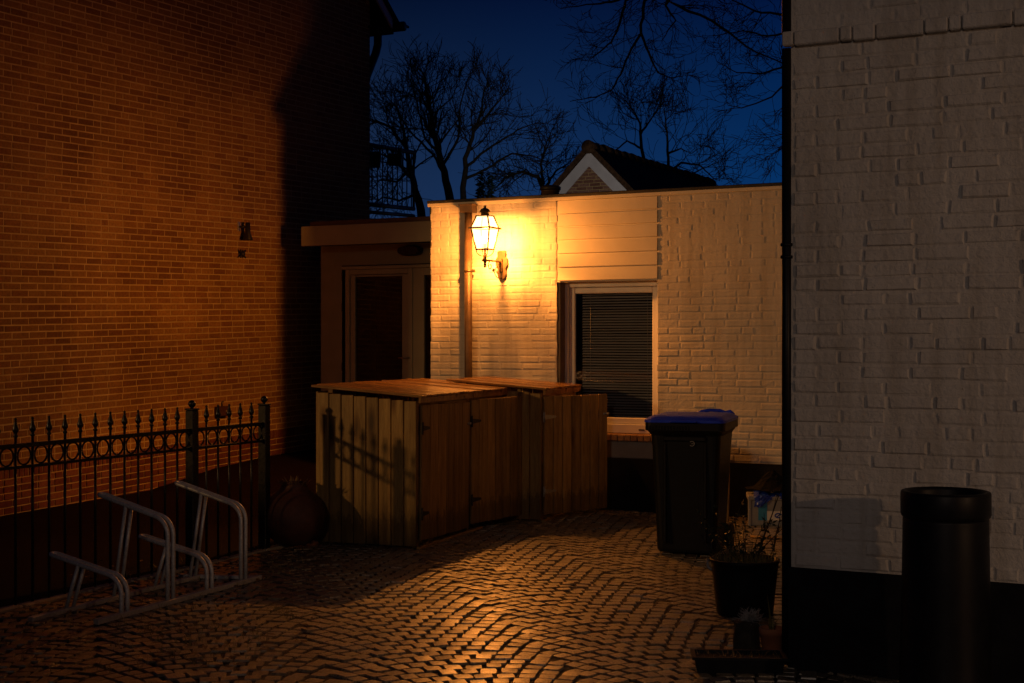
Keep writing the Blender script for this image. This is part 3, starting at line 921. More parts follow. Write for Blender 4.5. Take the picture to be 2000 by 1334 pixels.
rl = MB().box(xd0 - .3, .0 - .004, E_D + 1.2, E_D + 1.22, -.1, zd1 + .2); rl.box(xd0 - .02, -.01, E_D + .08, E_D + 1.4, .0, .01)
rl.build("room_lining", M['dark_room'], ent)
bx_, bz_ = wl_at(A, 796, 489, E_D - .1)
bk = thing("bulkhead_light", "unlit oval bulkhead light under the porch fascia above the glazed door", "light fitting",
           (A[0] + math.cos(A[2]) * bx_ - math.sin(A[2]) * E_D, A[1] + math.sin(A[2]) * bx_ + math.cos(A[2]) * E_D, bz_), A[2])
def oval(mb, rx, rz, y0, y1, n=24, pw=.75):
    prof = [(rx * math.copysign(abs(math.cos(2 * math.pi * k / n)) ** pw, math.cos(2 * math.pi * k / n)), rz * math.copysign(abs(math.sin(2 * math.pi * k / n)) ** pw, math.sin(2 * math.pi * k / n))) for k in range(n)]
    mb.prism(prof, y0, y1)
ov = MB(); oval(ov, .15, .06, -.04, -.002); ov.build("base", M['dark_steel'], bk)
ov = MB(); oval(ov, .13, .05, -.11, -.041); ov.build("shade", M['clay'], bk)

# ------------------------------------------------------------------ white house on the right
RW = FR_RIGHT
rh = thing("white_brick_house", "tall white painted rough brick house wall filling the right side", "house", floc(RW), RW[2])
rnd = random.Random(31)
zp = .502
zc0 = wl_at(RW, 1545, 93)[1]
RL = 4.6
MB().bricks(rnd, 0.02, RL, zp, zc0 - .012, .0703, .235, .013, .0090, .0075, serr=.006, jit=.0040, mitre=.33, irr=1.0).build("wall", M['white_near'], rh)
MB().bricks(rnd, 0.02, RL, zc0 + .075, 6.0, .0703, .235, .013, .006, .012, serr=.006, jit=.003, mitre=.33, irr=1.0).build("upper_wall", M['white_near'], rh)
co = MB()
x = -.035
while x < RL:
    L = rnd.choice((.225, .225, .11, .06))
    co.box(x + .002, x + L - .004, -.045 + rnd.uniform(-.006, .004), 0, zc0 + rnd.uniform(-.003, .003), zc0 + .07 + rnd.uniform(-.003, .003), b=.006); x += L
co.build("string_course", M['white_near'], rh)
bd = MB().bed(0, RL, -.05, 6.0)
bd.quad((0, 5.6, -.05), (0, 0, -.05), (0, 0, 6.0), (0, 5.6, 6.0))
bd.quad((0, 0, 6), (RL, 0, 6), (RL, 5.6, 6), (0, 5.6, 6))
bd.quad((RL, 0, -.05), (RL, 5.6, -.05), (RL, 5.6, 6), (RL, 0, 6))
bd.build("wall_core", M['white_near'], rh)
MB().box(-.012, RL, -.02, -.001, -.05, zp - .004, b=.004).box(-.014, -.001, -.001, 5.5, -.05, zp - .004).build("plinth", M['plinth'], rh)
pz = []
pp_ = MB().tube([(-.022, -.002, .02), (-.022, -.002, zc0 - .004)], .0235, 12)
pp_.tube([(-.022, -.002, zc0 + .072), (-.022, -.002, 6.2)], .0235, 12)
for yy in (478, 502):
    zz = wl_at(RW, 1540, yy)[1]
    pp_.lathe([(.024, -.009), (.031, -.006), (.031, .006), (.024, .009)], 12, (-.022, -.002, zz))
pp_.build("downpipe", M['black_pipe'], rh)

# ------------------------------------------------------------------ gabled house beyond
GY = 26.0
gs = F / GY
apex = at(1157, 308, GY)
gh = thing("gabled_house", "small far brick gable with white bargeboards and mossy tiled roof", "house", (apex.x, apex.y, 0), -TH)
az_ = apex.z
half = 1.9
ga = MB().add([(-half, 0, 0), (half, 0, 0), (half, 0, az_ - half), (0, 0, az_), (-half, 0, az_ - half)], [(0, 1, 2, 3, 4)])
ga.build("wall_core", M['mortar'], gh)
rnd = random.Random(41)
gb = MB()
for r in range(34):
    z = az_ - 1.9 + r * .0625
    lim = az_ - z - .07
    if lim < .1: continue
    gb.bricks(rnd, -lim, lim, z, z + .0625, .0625, .215, .010, .006, .003, mitre=.1)
gb.build("wall", M['far_brick'], gh)
bb = MB()
wbd = .20
for s in (-1, 1):
    bb.prism([(0, az_ + .10), (s * (half + .3), az_ + .10 - half - .3), (s * (half + .3), az_ + .10 - half - .3 - wbd * 1.35), (0, az_ + .10 - wbd * 1.35)], -.16 - .002 * s, -.13)
bb.build("bargeboard", M['board_white'], gh)
rfm = MB()
RLEN = 6.5
for s in (-1, 1):
    nrow = 13
    for j in range(46):
        y0, y1 = -.18 + j * .19, -.18 + (j + 1) * .19
        if y1 > RLEN: break
        for r in range(nrow):
            t0_, t1_ = r * .235 + .03, (r + 1) * .235 + .06
            lift0 = .02; lift1 = .055
            ym = (y0 + y1) / 2
            vs = []
            for (t_, lf_) in ((t0_, lift0), (t1_, lift1)):
                for (yy, zz) in ((y0, .0), (ym - .03, .035), (ym + .03, .035), (y1, .0)):
                    nrm = (lf_ + zz) * .707
                    vs.append((s * (t_ * .707 + nrm), yy, az_ + .11 - t_ * .707 + nrm))
            fq = [(0, 1, 5, 4), (1, 2, 6, 5), (2, 3, 7, 6)]
            rfm.add(vs, fq if s < 0 else [q[::-1] for q in fq])
    rfm.prism([(s * .02, az_ + .10), (s * 2.3, az_ - 2.18), (s * 2.36, az_ - 2.12), (s * .06, az_ + .19)], -.19, RLEN)
rfm.build("roof", M['tile'], gh)
rg = MB()
for j in range(24):
    y0 = -.22 + j * .34
    if y0 > RLEN: break
    dz_ = random.Random(j).uniform(-.012, .012)
    pts = [(0, y0, az_ + .17 + dz_), (0, y0 + .36, az_ + .155 + dz_)]
    rg.tube(pts, [.125, .112], 14)
rg.build("ridge", M['tile'], gh)

# ------------------------------------------------------------------ balcony railing beyond the brown house
p0, p1 = at(700, 279, 22.0), at(808, 298, 24.6)
bal = thing("balcony_railing", "grey blue metal balcony railing in front of the bare trees", "railing", (p0.x, p0.y, 0))
q0, q1 = at(700, 397, 22.0), at(808, 408, 24.6)
V = lambda p: (p.x - p0.x, p.y - p0.y, p.z)
MB().tube([V(p0), V(p1)], .036, 10).build("handrail", M['rail_blue'], bal)
MB().tube([V(q0), V(q1)], .036, 10).tube([(V(q0)[0], V(q0)[1], V(q0)[2] - .12), (V(q1)[0], V(q1)[1], V(q1)[2] - .12)], .03, 8).build("bottom_rail", M['rail_blue'], bal)
for k in range(11):
    f = (k + .5) / 11
    a, b = p0.lerp(p1, f), q0.lerp(q1, f)
    MB().tube([V(a), V(b)], .011, 6).build("baluster", M['rail_blue'], bal)
MB().tube([V(p1), V(q1)], .022, 8).build("end_post", M['rail_blue'], bal)
MB().box(-1.2, .1, .4, 2.6, q0.z - .40, q0.z - .22).build("floor_slab", M['tar'], bal)
for (xa_, xb2, ya_, yb2, lab) in ((718, 744, 292, 327, "dark flower box on the balcony railing, half hidden by the brick house"),
                                  (757, 786, 297, 323, "dark flower box hanging near the middle of the balcony railing")):
    a, b = at(xa_, ya_, 22.9), at(xb2, yb2, 22.9)
    t_ = thing("flower_box", lab, "flower box", ((a.x + b.x) / 2, 22.9, b.z), 0, "flower boxes on the balcony railing")
    w2, h2 = (b.x - a.x) / 2, a.z - b.z
    MB().add([(-w2 * .85, -.07, 0), (w2 * .85, -.07, 0), (w2 * .85, .07, 0), (-w2 * .85, .07, 0), (-w2, -.1, h2 * .85), (w2, -.1, h2 * .85), (w2, .1, h2 * .85), (-w2, .1, h2 * .85)],
             [(3, 2, 1, 0), (0, 1, 5, 4), (1, 2, 6, 5), (2, 3, 7, 6), (3, 0, 4, 7), (4, 5, 6, 7)]).build("box", M['black_pot'], t_)
    pm = MB(); rr_ = random.Random(int(xa_))
    for k in range(46):
        x_, y_ = rr_.uniform(-w2, w2), rr_.uniform(-.1, .1)
        l_ = rr_.uniform(.05, .16); an = rr_.uniform(0, 6.3)
        pm.add([(x_, y_, h2 * .8), (x_ + .04 * math.cos(an), y_ + .04 * math.sin(an), h2 * .85 + l_ * .6), (x_ + .06 * math.cos(an + .5), y_ + .06 * math.sin(an + .5), h2 * .85 + l_)], [(0, 1, 2)])
    pm.build("plant", M['leaf'], t_)

# ------------------------------------------------------------------ bare trees
class Tree:
    def __init__(self, seed, rmin=.0062): self.rmin = rmin; self.r = random.Random(seed); self.tr = MB(); self.tw = MB(); self.n = 0

    def twig(self, p, d, L, r, depth, up=.15, kink=.17, spread=.75):
        if self.n > 9000: return
        self.n += 1
        rr = self.r
        ns = 4 if depth > 0 else 3
        pts, rs, ds = [p.copy()], [r], [d.copy()]
        q = p.copy(); dd = d.copy()
        bend = Vector((rr.gauss(0, kink), rr.gauss(0, kink), rr.gauss(0, kink) + up * .5))
        for k in range(ns):
            dd = (dd + bend + Vector((rr.gauss(0, kink), rr.gauss(0, kink), rr.gauss(0, kink))) * .7).normalized()
            q = q + dd * (L / ns); pts.append(q.copy()); ds.append(dd.copy()); rs.append(max(self.rmin * .7, r * (1 - .55 * (k + 1) / ns)))
        self.tw.tube(pts, rs, 5 if r > .012 else 3, cap=False)
        if depth <= 0: return
        nc = rr.randint(3, 4)
        for k in range(nc):
            i = min(ns, 1 + int(ns * (k + rr.random()) / nc))
            ax = ds[i].orthogonal().normalized(); ax.rotate(Matrix.Rotation(rr.uniform(0, 6.283), 3, ds[i]))
            nd = (ds[i] + ax * spread * rr.uniform(.5, 1.2) + Vector((0, 0, up * .5))).normalized()
            self.twig(pts[i], nd, L * rr.uniform(.5, .8), max(self.rmin, rs[i] * rr.uniform(.5, .7)), depth - 1, up, kink, spread)

    def limb(self, pts, r0, r1, depth=3, dens=9, L=.9, up=.15, trunk=False, flat=.6, spread=.75, start=.15):
        pts = [Vector(p) for p in pts]
        # smooth the path a little
        fine = []
        for a, b in zip(pts, pts[1:]):
            for k in range(4):
                f = k / 4
                q = a.lerp(b, f)
                if k: q += Vector([self.r.gauss(0, (b - a).length * .018) for _ in range(3)])
                fine.append(q)
        fine.append(pts[-1])
        m = len(fine)
        rs = [r0 + (r1 - r0) * (i / (m - 1)) ** .8 for i in range(m)]
        (self.tr if trunk else self.tw).tube(fine, rs, 8 if r0 > .04 else 5, cap=True)
        for k in range(dens):
            i = min(m - 1, max(1, int(m * (start + (1 - start) * (k + self.r.random()) / dens))))
            t = (fine[i] - fine[i - 1]).normalized()
            ax = t.orthogonal().normalized(); ax.rotate(Matrix.Rotation(self.r.uniform(0, 6.283), 3, t))
            ax.y *= flat
            nd = (t * .55 + ax * spread * self.r.uniform(.7, 1.3) + Vector((0, 0, up))).normalized()
            self.twig(fine[i], nd, L * self.r.uniform(.6, 1.1) * (1.25 - .65 * i / m), max(self.rmin, min(.03, rs[i] * self.r.uniform(.3, .5))), depth - 1, up)

    def done(self, name, label, base, group="bare trees behind the annex"):
        root = thing(name, label, "tree", base, 0, group)
        Mx = Matrix.Translation(-Vector(base))
        if self.tr.v: self.tr.xf(Mx).build("trunk", M['bark'], root)
        self.tw.xf(Mx).build("crown", M['twig'], root)
        return root


def pathY(pp, Y): return [at(x, y, Y) for x, y in pp]


Y1 = 26.5
t = Tree(3)
t.limb(pathY([(885, 836), (880, 400), (868, 335), (850, 270), (838, 210), (832, 175), (828, 145)], Y1), .105, .010, 3, 34, .82, .24, True, start=.40)
t.limb(pathY([(872, 350), (845, 300), (800, 255), (770, 205), (745, 180)], Y1), .034, .007, 3, 12, 0.72, .2)
t.limb(pathY([(866, 320), (895, 270), (900, 200), (915, 150)], Y1), .034, .007, 3, 12, 0.72, .25)
t.limb(pathY([(858, 300), (830, 270), (815, 200), (800, 165)], Y1), .034, .007, 3, 12, 0.70, .25)
t.done("bare_tree", "tallest bare tree behind the annex, its trunk left of the lantern", (at(885, 836, Y1).x, Y1, 0))
t = Tree(7); Y2 = 25.0
t.limb(pathY([(825, 840), (822, 410), (803, 335), (790, 270), (778, 215)], Y2), .105, .010, 3, 18, .82, .15, True, start=.45)
t.limb(pathY([(806, 350), (770, 310), (740, 300), (715, 320)], Y2), .034, .007, 3, 12, 0.72, .05)
t.limb(pathY([(800, 330), (775, 355), (745, 350), (722, 372)], Y2), .034, .007, 3, 12, 0.70, -.02)
t.limb(pathY([(812, 380), (780, 392), (748, 385), (725, 400)], Y2), .03, .008, 3, 12, 0.65, .02)
t.limb(pathY([(795, 290), (765, 250), (735, 235), (715, 250)], Y2), .034, .007, 3, 12, 0.65, .1)
t.done("bare_tree", "bare leaning tree whose twigs show through the balcony railing", (at(825, 840, Y2).x, Y2, 0))
t = Tree(12); Y3 = 27.5
t.limb(pathY([(905, 820), (905, 385), (908, 310), (925, 255), (960, 215), (990, 178)], Y3), .08, .009, 3, 22, .80, .16, True, start=.42)
t.limb(pathY([(907, 330), (940, 300), (985, 270), (1020, 250), (1060, 240)], Y3), .034, .007, 3, 13, 0.72, .1)
t.limb(pathY([(906, 350), (950, 330), (1000, 300), (1040, 305), (1075, 320)], Y3), .034, .007, 3, 15, 0.72, -.05)
t.limb(pathY([(930, 250), (940, 215), (945, 180), (952, 160)], Y3), .035, .007, 3, 9, 0.65, .25)
t.done("bare_tree", "bare spreading tree just right of the tallest trunk, arching towards the gable", (at(905, 820, Y3).x, Y3, 0))
t = Tree(19); Y4 = 28.5
t.limb(pathY([(1062, 810), (1062, 370), (1050, 345), (1020, 335), (990, 345), (965, 370)], Y4), .07, .008, 3, 18, 0.72, .0, True, start=.5)
t.limb(pathY([(1066, 365), (1085, 335), (1112, 318)], Y4), .035, .010, 3, 9, 0.51, .1)
t.limb(pathY([(1062, 360), (1056, 320), (1065, 285), (1080, 250)], Y4), .035, .008, 3, 12, 0.65, .2)
t.done("bare_tree", "low bare tree between the lantern and the tiled gable", (at(1062, 810, Y4).x, Y4, 0))
t = Tree(23); Y5 = 33.0
t.limb(pathY([(1260, 790), (1259, 330), (1252, 275), (1250, 240), (1237, 215), (1220, 195)], Y5), .06, .008, 3, 15, 0.80, .18, True, start=.45)
t.limb(pathY([(1251, 262), (1270, 235), (1285, 215)], Y5), .035, .008, 3, 9, 1.01, .15)
t.limb(pathY([(1253, 290), (1225, 275), (1195, 300), (1180, 320)], Y5), .03, .008, 3, 9, 1.01, .05)
t.done("bare_tree", "thin bare tree rising straight above the tiled roof ridge", (at(1260, 790, Y5).x, Y5, 0))
t = Tree(29); Y6 = 31.0
t.limb(pathY([(1305, 800), (1305, 335), (1304, 280), (1300, 235), (1297, 208)], Y6), .05, .007, 3, 12, 0.72, .15, True, start=.5)
t.limb(pathY([(1303, 340), (1330, 318), (1365, 322), (1390, 345), (1400, 352)], Y6), .035, .007, 3, 10, 0.87, .1)
t.limb(pathY([(1304, 300), (1330, 290), (1350, 300)], Y6), .03, .007, 3, 9, 1.01, .1)
t.limb(pathY([(1330, 350), (1370, 330), (1410, 315)], Y6), .025, .006, 3, 9, 0.72, .05)
t.done("bare_tree", "slender bare tree at the right end of the tiled roof", (at(1305, 800, Y6).x, Y6, 0))
# the big tree reaching over from behind the right house
t = Tree(37, .0034); Y7 = 17.0
base7 = Vector((5.6, 18.5, 0))
t.limb([base7, base7 + Vector((0, -.1, 3)), base7 + Vector((-.3, -.4, 6)), base7 + Vector((-.4, -.6, 9))], .24, .10, 1, 2, 1.0, .2, True)
top = base7 + Vector((-.35, -.5, 7.2))
for a in ([(1345, -60), (1259, 0), (1252, 65), (1233, 95), (1212, 146), (1194, 176), (1164, 189), (1113, 198)],
          [(1252, 65), (1272, 116), (1285, 142), (1310, 152), (1336, 148)],
          [(1345, -60), (1222, 0), (1210, 47), (1194, 82), (1164, 107), (1150, 118)],
          [(1345, -60), (1207, 0), (1160, 8), (1095, 17)],
          [(1420, -60), (1302, 0), (1388, 39), (1457, 90), (1536, 127), (1580, 140)],
          [(1536, 30), (1474, 21), (1431, 0), (1400, -30)],
          [(1580, 150), (1536, 159), (1508, 189), (1448, 211), (1422, 206)],
          [(1580, 120), (1536, 128), (1490, 143), (1440, 142), (1400, 120)],
          [(1560, 60), (1500, 70), (1450, 60), (1390, 70)],
          [(1560, 250), (1536, 285), (1510, 300)],
          [(1345, -60), (1300, 10), (1320, 40), (1292, 80)]):
    big = a[0][1] < 0
    t.limb(pathY(a, Y7), .026 if big else .018, .0045, 3, 11, .42, -.03, start=.1, spread=.8)
st_ = at(1345, -60, Y7); s2 = at(1420, -60, Y7); s3 = at(1580, 130, Y7); s4 = at(1560, 60, Y7)
t.limb([top, (top + st_) / 2 + Vector((0, 0, .5)), s2, st_], .08, .028, 1, 1, .4)
t.limb([top - Vector((0, 0, 1.4)), (top + s3) / 2 - Vector((0, 0, .6)), s3], .05, .02, 1, 1, .4)
t.limb([top - Vector((0, 0, .9)), (top + s4) / 2, s4], .05, .02, 1, 1, .4)
t.limb([s3, at(1560, 250, Y7)], .02, .012, 1, 1, .3)
t.done("bare_tree", "bare branches hanging in from above, out of a tree behind the right house", tuple(base7))
# a small evergreen
cn = thing("evergreen", "small dark conical evergreen above the annex roof behind the lantern", "tree", (at(948, 800, 24).x, 24, 0))
MB().tube([(0, 0, 0), (0, 0, 3.6)], [.09, .03], 8).build("trunk", M['bark'], cn)
cm = MB(); rr_ = random.Random(9)
ztp = at(948, 338, 24).z
for k in range(2600):
    f = rr_.random() ** .6
    z = ztp - f * 1.9
    r_ = (.06 + .30 * f) * math.sqrt(rr_.random()) * rr_.uniform(.75, 1.2)
    an = rr_.uniform(0, 6.283)
    x_, y_ = r_ * math.cos(an), r_ * math.sin(an)
    l_ = rr_.uniform(.05, .11)
    b_ = rr_.uniform(0, 6.283)
    cm.add([(x_, y_, z), (x_ + l_ * math.cos(an) + .02 * math.cos(b_), y_ + l_ * math.sin(an) + .02 * math.sin(b_), z + rr_.uniform(-.01, .06)), (x_ + l_ * .5 * math.cos(an + .5), y_ + l_ * .5 * math.sin(an + .5), z + .04)], [(0, 1, 2)])
cm.build("crown", M['leaf'], cn)

# ------------------------------------------------------------------ iron railing
FO, FD = Vector(FENCE_O), Vector(LW)
def ft(x):
    k = (x - CX) / F
    return (k * FO.y - FO.x) / (FD.x - k * FD.y)
fe = thing("iron_railing", "black iron railing with spear tops and a row of rings before the brown wall", "railing", (FO.x, FO.y, 0), FR_LEFT[2])
bars = [-75, -40, -5, 30.4, 63.7, 95.9, 127, 156.8, 186.2, 215.6, 243.2, 269.9, 296.1, 322.3, 346.2, 403.2, 425.9, 447.6, 469.4, 491]
ZT, ZR1, ZR0 = 1.142, .972, .842
bm_ = MB().tube([(0, 0, .0), (0, 0, ZR1 + .06)], .0085, 8)
bm_.lathe([(.009, 1.022), (.015, 1.026), (.015, 1.034), (.009, 1.040), (.011, 1.05), (.0195, 1.062), (.020, 1.07), (.017, 1.085), (.010, 1.11), (.006, 1.125), (.0085, 1.130), (.0085, 1.136), (.003, ZT)], 12)
b0 = None
for x in bars:
    o = bm_.build("bar", M['black_metal'], fe) if b0 is None else b0.copy()
    if b0 is None: b0 = o
    else: COL.objects.link(o); o.parent = fe
    o.location = (ft(x), 0, 0)
tA, tB = ft(375), ft(516)
t00 = ft(-90)
for z, hh in ((ZR1, .013), (ZR0, .009)):
    MB().box(t00, tA - .03, -.0125, .0125, z - hh, z + hh, b=.002).box(tA + .03, tB - .03, -.0125, .0125, z - hh, z + hh, b=.002).build("rail", M['black_metal'], fe)
pm = MB().box(-.034, .034, -.034, .034, 0, 1.113, b=.004).box(-.038, .038, -.038, .038, 1.114, 1.126, b=.003).lathe([(.014, 1.126), (.011, 1.132)], 12)
bl_ = MB().lathe([(.004, 1.131)] + [(.027 * math.sin(R(a)), 1.158 - .027 * math.cos(R(a))) for a in range(18, 180, 18)] + [(.002, 1.185)], 20)
for k, tt in enumerate((tA, tB)):
    o = pm.build("post", M['black_metal'], fe); o.location = (tt, 0, 0)
    bl_.build("ball", M['black_metal'], o)
allx = sorted([ft(x) for x in bars] + [tA, tB])
ringR = (ZR1 - ZR0 - .022) / 2
rm = MB().tube([(ringR * math.cos(2 * math.pi * k / 24), 0, ringR * math.sin(2 * math.pi * k / 24)) for k in range(24)], .0062, 6, closed=True)
r0 = None
for a, b in zip(allx, allx[1:]):
    o = rm.build("ring", M['black_metal'], fe) if r0 is None else r0.copy()
    if r0 is None: r0 = o
    else: COL.objects.link(o); o.parent = fe
    o.location = ((a + b) / 2, 0, (ZR1 + ZR0) / 2 + .002)
kb = MB()
x = t00
rr_ = random.Random(4)
while x < tB + .5:
    kb.box(x + .004, x + .496, -.05, .03, -.03, .018 + rr_.uniform(-.004, .004), b=.008); x += .5
tag(kb.xf(Matrix.Translation((FO.x, FO.y, 0)) @ Matrix.Rotation(FR_LEFT[2], 4, 'Z')).build("kerb", M['kerb']), "worn low concrete kerb running under the iron railing", "kerb")

# ------------------------------------------------------------------ bicycle rack
ra = Vector(gp(187, 1222)); rb = Vector(gp(507, 1133))
rdir = (rb - ra); rlen = rdir.length; rang = math.atan2(rdir.y, rdir.x)
rack = thing("bicycle_rack", "galvanised steel bicycle rack with four empty hairpin stands", "bicycle rack", (ra.x, ra.y, 0), rang)
GAP = .40
MB().box(0, rlen, -.02, .02, .004, .036, b=.004).build("base_rail", M['galv_dull'], rack)
MB().box(-.08, rlen - .12, GAP - .02, GAP + .02, .004, .032, b=.004).build("base_rail", M['galv_dull'], rack)
cbm = MB(); cbm.box(0, .55, -.018, .018, .006, .03, b=.003)
cbm.xf(Matrix.Translation((rlen - .015, .005, 0)) @ Matrix.Rotation(R(105), 4, 'Z')).build("cross_rail", M['galv'], rack)
def rx_of(px, py):
    q = Vector(gp(px, py)) - ra
    return q.dot(rdir.normalized())
for (px, py, low) in ((228, 1205, True), (316, 1180, False), (405, 1160, True), (476, 1142, False)):
    xc = rx_of(px, py); w2 = .027
    hv, htip = (.13, .335) if low else (.42, .645)
    ytip = .53
    side = []
    side.append((0.0, .03))
    side.append((0.0, hv * .6))
    rad = .12
    # bend from upright to the slope
    sl_ = math.atan2(htip - hv - rad * .75, ytip - rad)
    for k in range(9):
        an = k / 8 * (math.pi / 2 - sl_)
        side.append((rad * (1 - math.cos(an)), hv + rad * math.sin(an)))
    lasty, lastz = side[-1]
    for k in range(1, 5):
        side.append((lasty + (ytip - .03 - lasty) * k / 4, lastz + (htip - lastz) * k / 4))
    pts = [(xc - w2, y, z) for y, z in side]
    tip = [(xc + w2 * math.cos(math.pi - math.pi * k / 6), ytip - .03 + w2 * math.sin(math.pi * k / 6), htip + .006 * math.sin(math.pi * k / 6)) for k in range(1, 6)]
    pts += tip + [(xc + w2, y, z) for y, z in reversed(side)]
    h = MB().tube(pts, .0135, 10).build("stand", M['galv'], rack)
    yj = .31; f = (yj - lasty) / (ytip - .03 - lasty); zj = lastz + (htip - lastz) * f
    for s in (-1, 1):
        MB().tube([(xc + s * w2 * 1.1, yj, zj - .006), (xc + s * w2 * 1.15, GAP, .02)], .0115, 8).build("strut", M['galv'], h)

# ------------------------------------------------------------------ timber bin sheds
Fp = Vector(gp(815, 1073))
EX = Vector((.346, .940)).normalized()                # along the shed fronts, away from the camera
EANG = math.atan2(EX.y, EX.x)
DEP = .86
def boards(mb, a0, a1, n, fn, gap=.006):
    wd = (a1 - a0) / n
    for k in range(n): fn(a0 + k * wd + gap / 2, a0 + (k + 1) * wd - gap / 2)


def make_shed(label, loc, width, bays, side_n, open_deg, dw, door_n, hf=1.14, hb2=1.205):
    """front on y = 0 looking to -y, the left side on x = 0"""
    t_ = thing("bin_shed", label, "bin shed", (loc[0], loc[1], 0), EANG, "timber bin sheds")
    sp_ = MB()
    def sideboard(y0, y1):
        za, zb = hf + (hb2 - hf) * y0 / DEP, hf + (hb2 - hf) * y1 / DEP
        b_ = .003
        sp_.box(-.018, 0, y0, y1, .022, min(za, zb), b=b_)
    boards(sp_, .0, DEP, side_n, sideboard, .007)
    sp_.build("side_panel", M['wood_v'], t_)
    s2 = MB()
    def sb2(y0, y1): s2.box(width, width + .018, y0, y1, .022, hf + (hb2 - hf) * y0 / DEP, b=.003)
    boards(s2, 0, DEP, side_n, sb2, .007)
    s2.build("side_panel", M['wood_v'], t_)
    bk_ = MB()
    boards(bk_, 0, width, int(width / .11), lambda a, b: bk_.box(a, b, DEP, DEP + .018, .03, hb2, b=.003), .007)
    bk_.build("back_panel", M['wood_v'], t_)
    for x_ in [0.002] + [width * (k + 1) / bays - .022 for k in range(bays)]:
        MB().box(x_, x_ + .044, .004, .05, .01, hf - .002, b=.003).build("post", M['wood_v'], t_)
        MB().box(x_, x_ + .044, DEP - .05, DEP - .002, .01, hb2 - .01, b=.003).build("post", M['wood_v'], t_)
    MB().box(-.01, width * .62, -.03, .003, .001, .02, b=.003).build("threshold", M['wood_x'], t_)
    MB().box(.05, width - .05, .008, .045, hf - .05, hf - .004, b=.003).build("head_rail", M['wood_x'], t_)
    for k in range(bays):
        ld = MB()
        x0, x1 = width * k / bays - (.04 if k == 0 else -.002), width * (k + 1) / bays + (.04 if k == bays - 1 else -.002)
        sl2 = (hb2 - hf) / DEP
        rr_ = random.Random(k + int(loc[0] * 100))
        def lidb(a, b):
            z_ = hf + .034 + rr_.uniform(-.003, .003)
            Mx = Matrix.Translation((0, -.055, z_ - .055 * sl2)) @ Matrix.Rotation(math.atan(sl2), 4, 'X')
            ld.box(a, b, 0, DEP + .10, -.0, .018, Mx @ Matrix.Translation(((a + b) / 2, 0, 0)) @ Matrix.Rotation(rr_.uniform(-.035, .035), 4, 'Y') @ Matrix.Translation((-(a + b) / 2, 0, 0)), b=.003)
        boards(ld, x0, x1, max(3, int((x1 - x0) / .098)), lidb, .011)
        Mx = Matrix.Translation((0, -.045, hf - .045 * sl2)) @ Matrix.Rotation(math.atan(sl2), 4, 'X')
        ld.box(x0 + .01, x1 - .01, .0, .022, -.012, .033, Mx, b=.003); ld.box(x0 + .01, x1 - .01, DEP - .1, DEP - .06, -.0, .033, Mx, b=.003)
        ld.build("lid", M['wood_lid'], t_)
    for k in range(bays):
        xh = width * k / bays + .012
        dm = MB()
        rr_ = random.Random(77 + k)
        zb3, zt3 = .065, 1.112
        def db(a, b): dm.box(a, b, -.02, -.002, zb3 + rr_.uniform(-.004, .004), zt3 + rr_.uniform(-.003, .003), b=.003)
        boards(dm, 0, dw[k], door_n[k], db, .010)
        for zz in (.22, .92): dm.box(.05, dw[k] - .04, -.0015, .02, zz, zz + .07, b=.003)
        o = dm.build("door", M['wood_v'], t_)
        o.location = (xh, -.004, 0); o.rotation_euler = (R(.9 if k == 0 and bays > 1 else .2) * 0, R(1.2 if k == 0 and bays > 1 else 0), -R(open_deg[k]))
        for zz in (.27, .93):
            hm = MB().box(-.014, .006, -.030, -.021, zz - .045, zz + .045, b=.002)
            hm.tube([(-.002, -.031, zz - .048), (-.002, -.031, zz + .048)], .0065, 8)
            hm.prism([(.006, zz - .022), (.14, zz - .010), (.15, zz), (.14, zz + .010), (.006, zz + .022)], -.026, -.021)
            hm.build("hinge", M['steel'] if bays == 1 else M['dark_steel'], o)
        lm = MB().lathe([(.004, 0), (.013, .004), (.013, .014), (.005, .022)], 12).xf(Matrix.Translation((dw[k] - .035, -.02, .935)) @ Matrix.Rotation(R(90), 4, 'X'))
        lm.box(dw[k] - .065, dw[k] + .012, -.027, -.021, .925, .945, b=.002)
        lm.build("latch", M['steel'], o)
    return t_


s1 = make_shed("larger timber bin shed with two doors, railing shadow on its side", (Fp.x, Fp.y), 2.1, 2, 8, (0, 11), (1.0, 1.02), (6, 8))
p2 = Vector((.262, 12.60))
s2_ = make_shed("smaller timber bin shed behind, its single door half open by the window", (p2.x, p2.y), .98, 1, 8, (27,), (.82,), (7,))

# ------------------------------------------------------------------ wheeled bin
bp = Vector(gp(1340, 1087))
BY = R(-17)
wb_ = thing("wheeled_bin", "tall black wheeled rubbish bin with blue lid below the window", "wheeled bin", (bp.x, bp.y, 0), BY)
def loft(mb, secs, n_c=4, smooth=True, cap0=True, cap1=True):
    """rounded rectangles (x0,x1,y0,y1,z,r) joined"""
    rings = []
    for (x0, x1, y0, y1, z, r_) in secs:
        ring = []
        for (cx_, cy_, a0) in ((x1 - r_, y0 + r_, -90), (x1 - r_, y1 - r_, 0), (x0 + r_, y1 - r_, 90), (x0 + r_, y0 + r_, 180)):
            for k in range(n_c + 1):
                an = R(a0 + 90 * k / n_c); ring.append((cx_ + r_ * math.cos(an), cy_ + r_ * math.sin(an), z))
        rings.append(ring)
    n = len(rings[0]); vs = [p for r_ in rings for p in r_]; fs = []
    for i in range(len(rings) - 1):
        for k in range(n): fs.append((i * n + k, i * n + (k + 1) % n, (i + 1) * n + (k + 1) % n, (i + 1) * n + k))
    if cap0: fs.append(tuple(range(n))[::-1])
    if cap1: fs.append(tuple((len(rings) - 1) * n + k for k in range(n)))
    return mb.add(vs, fs, smooth)
bo = MB()
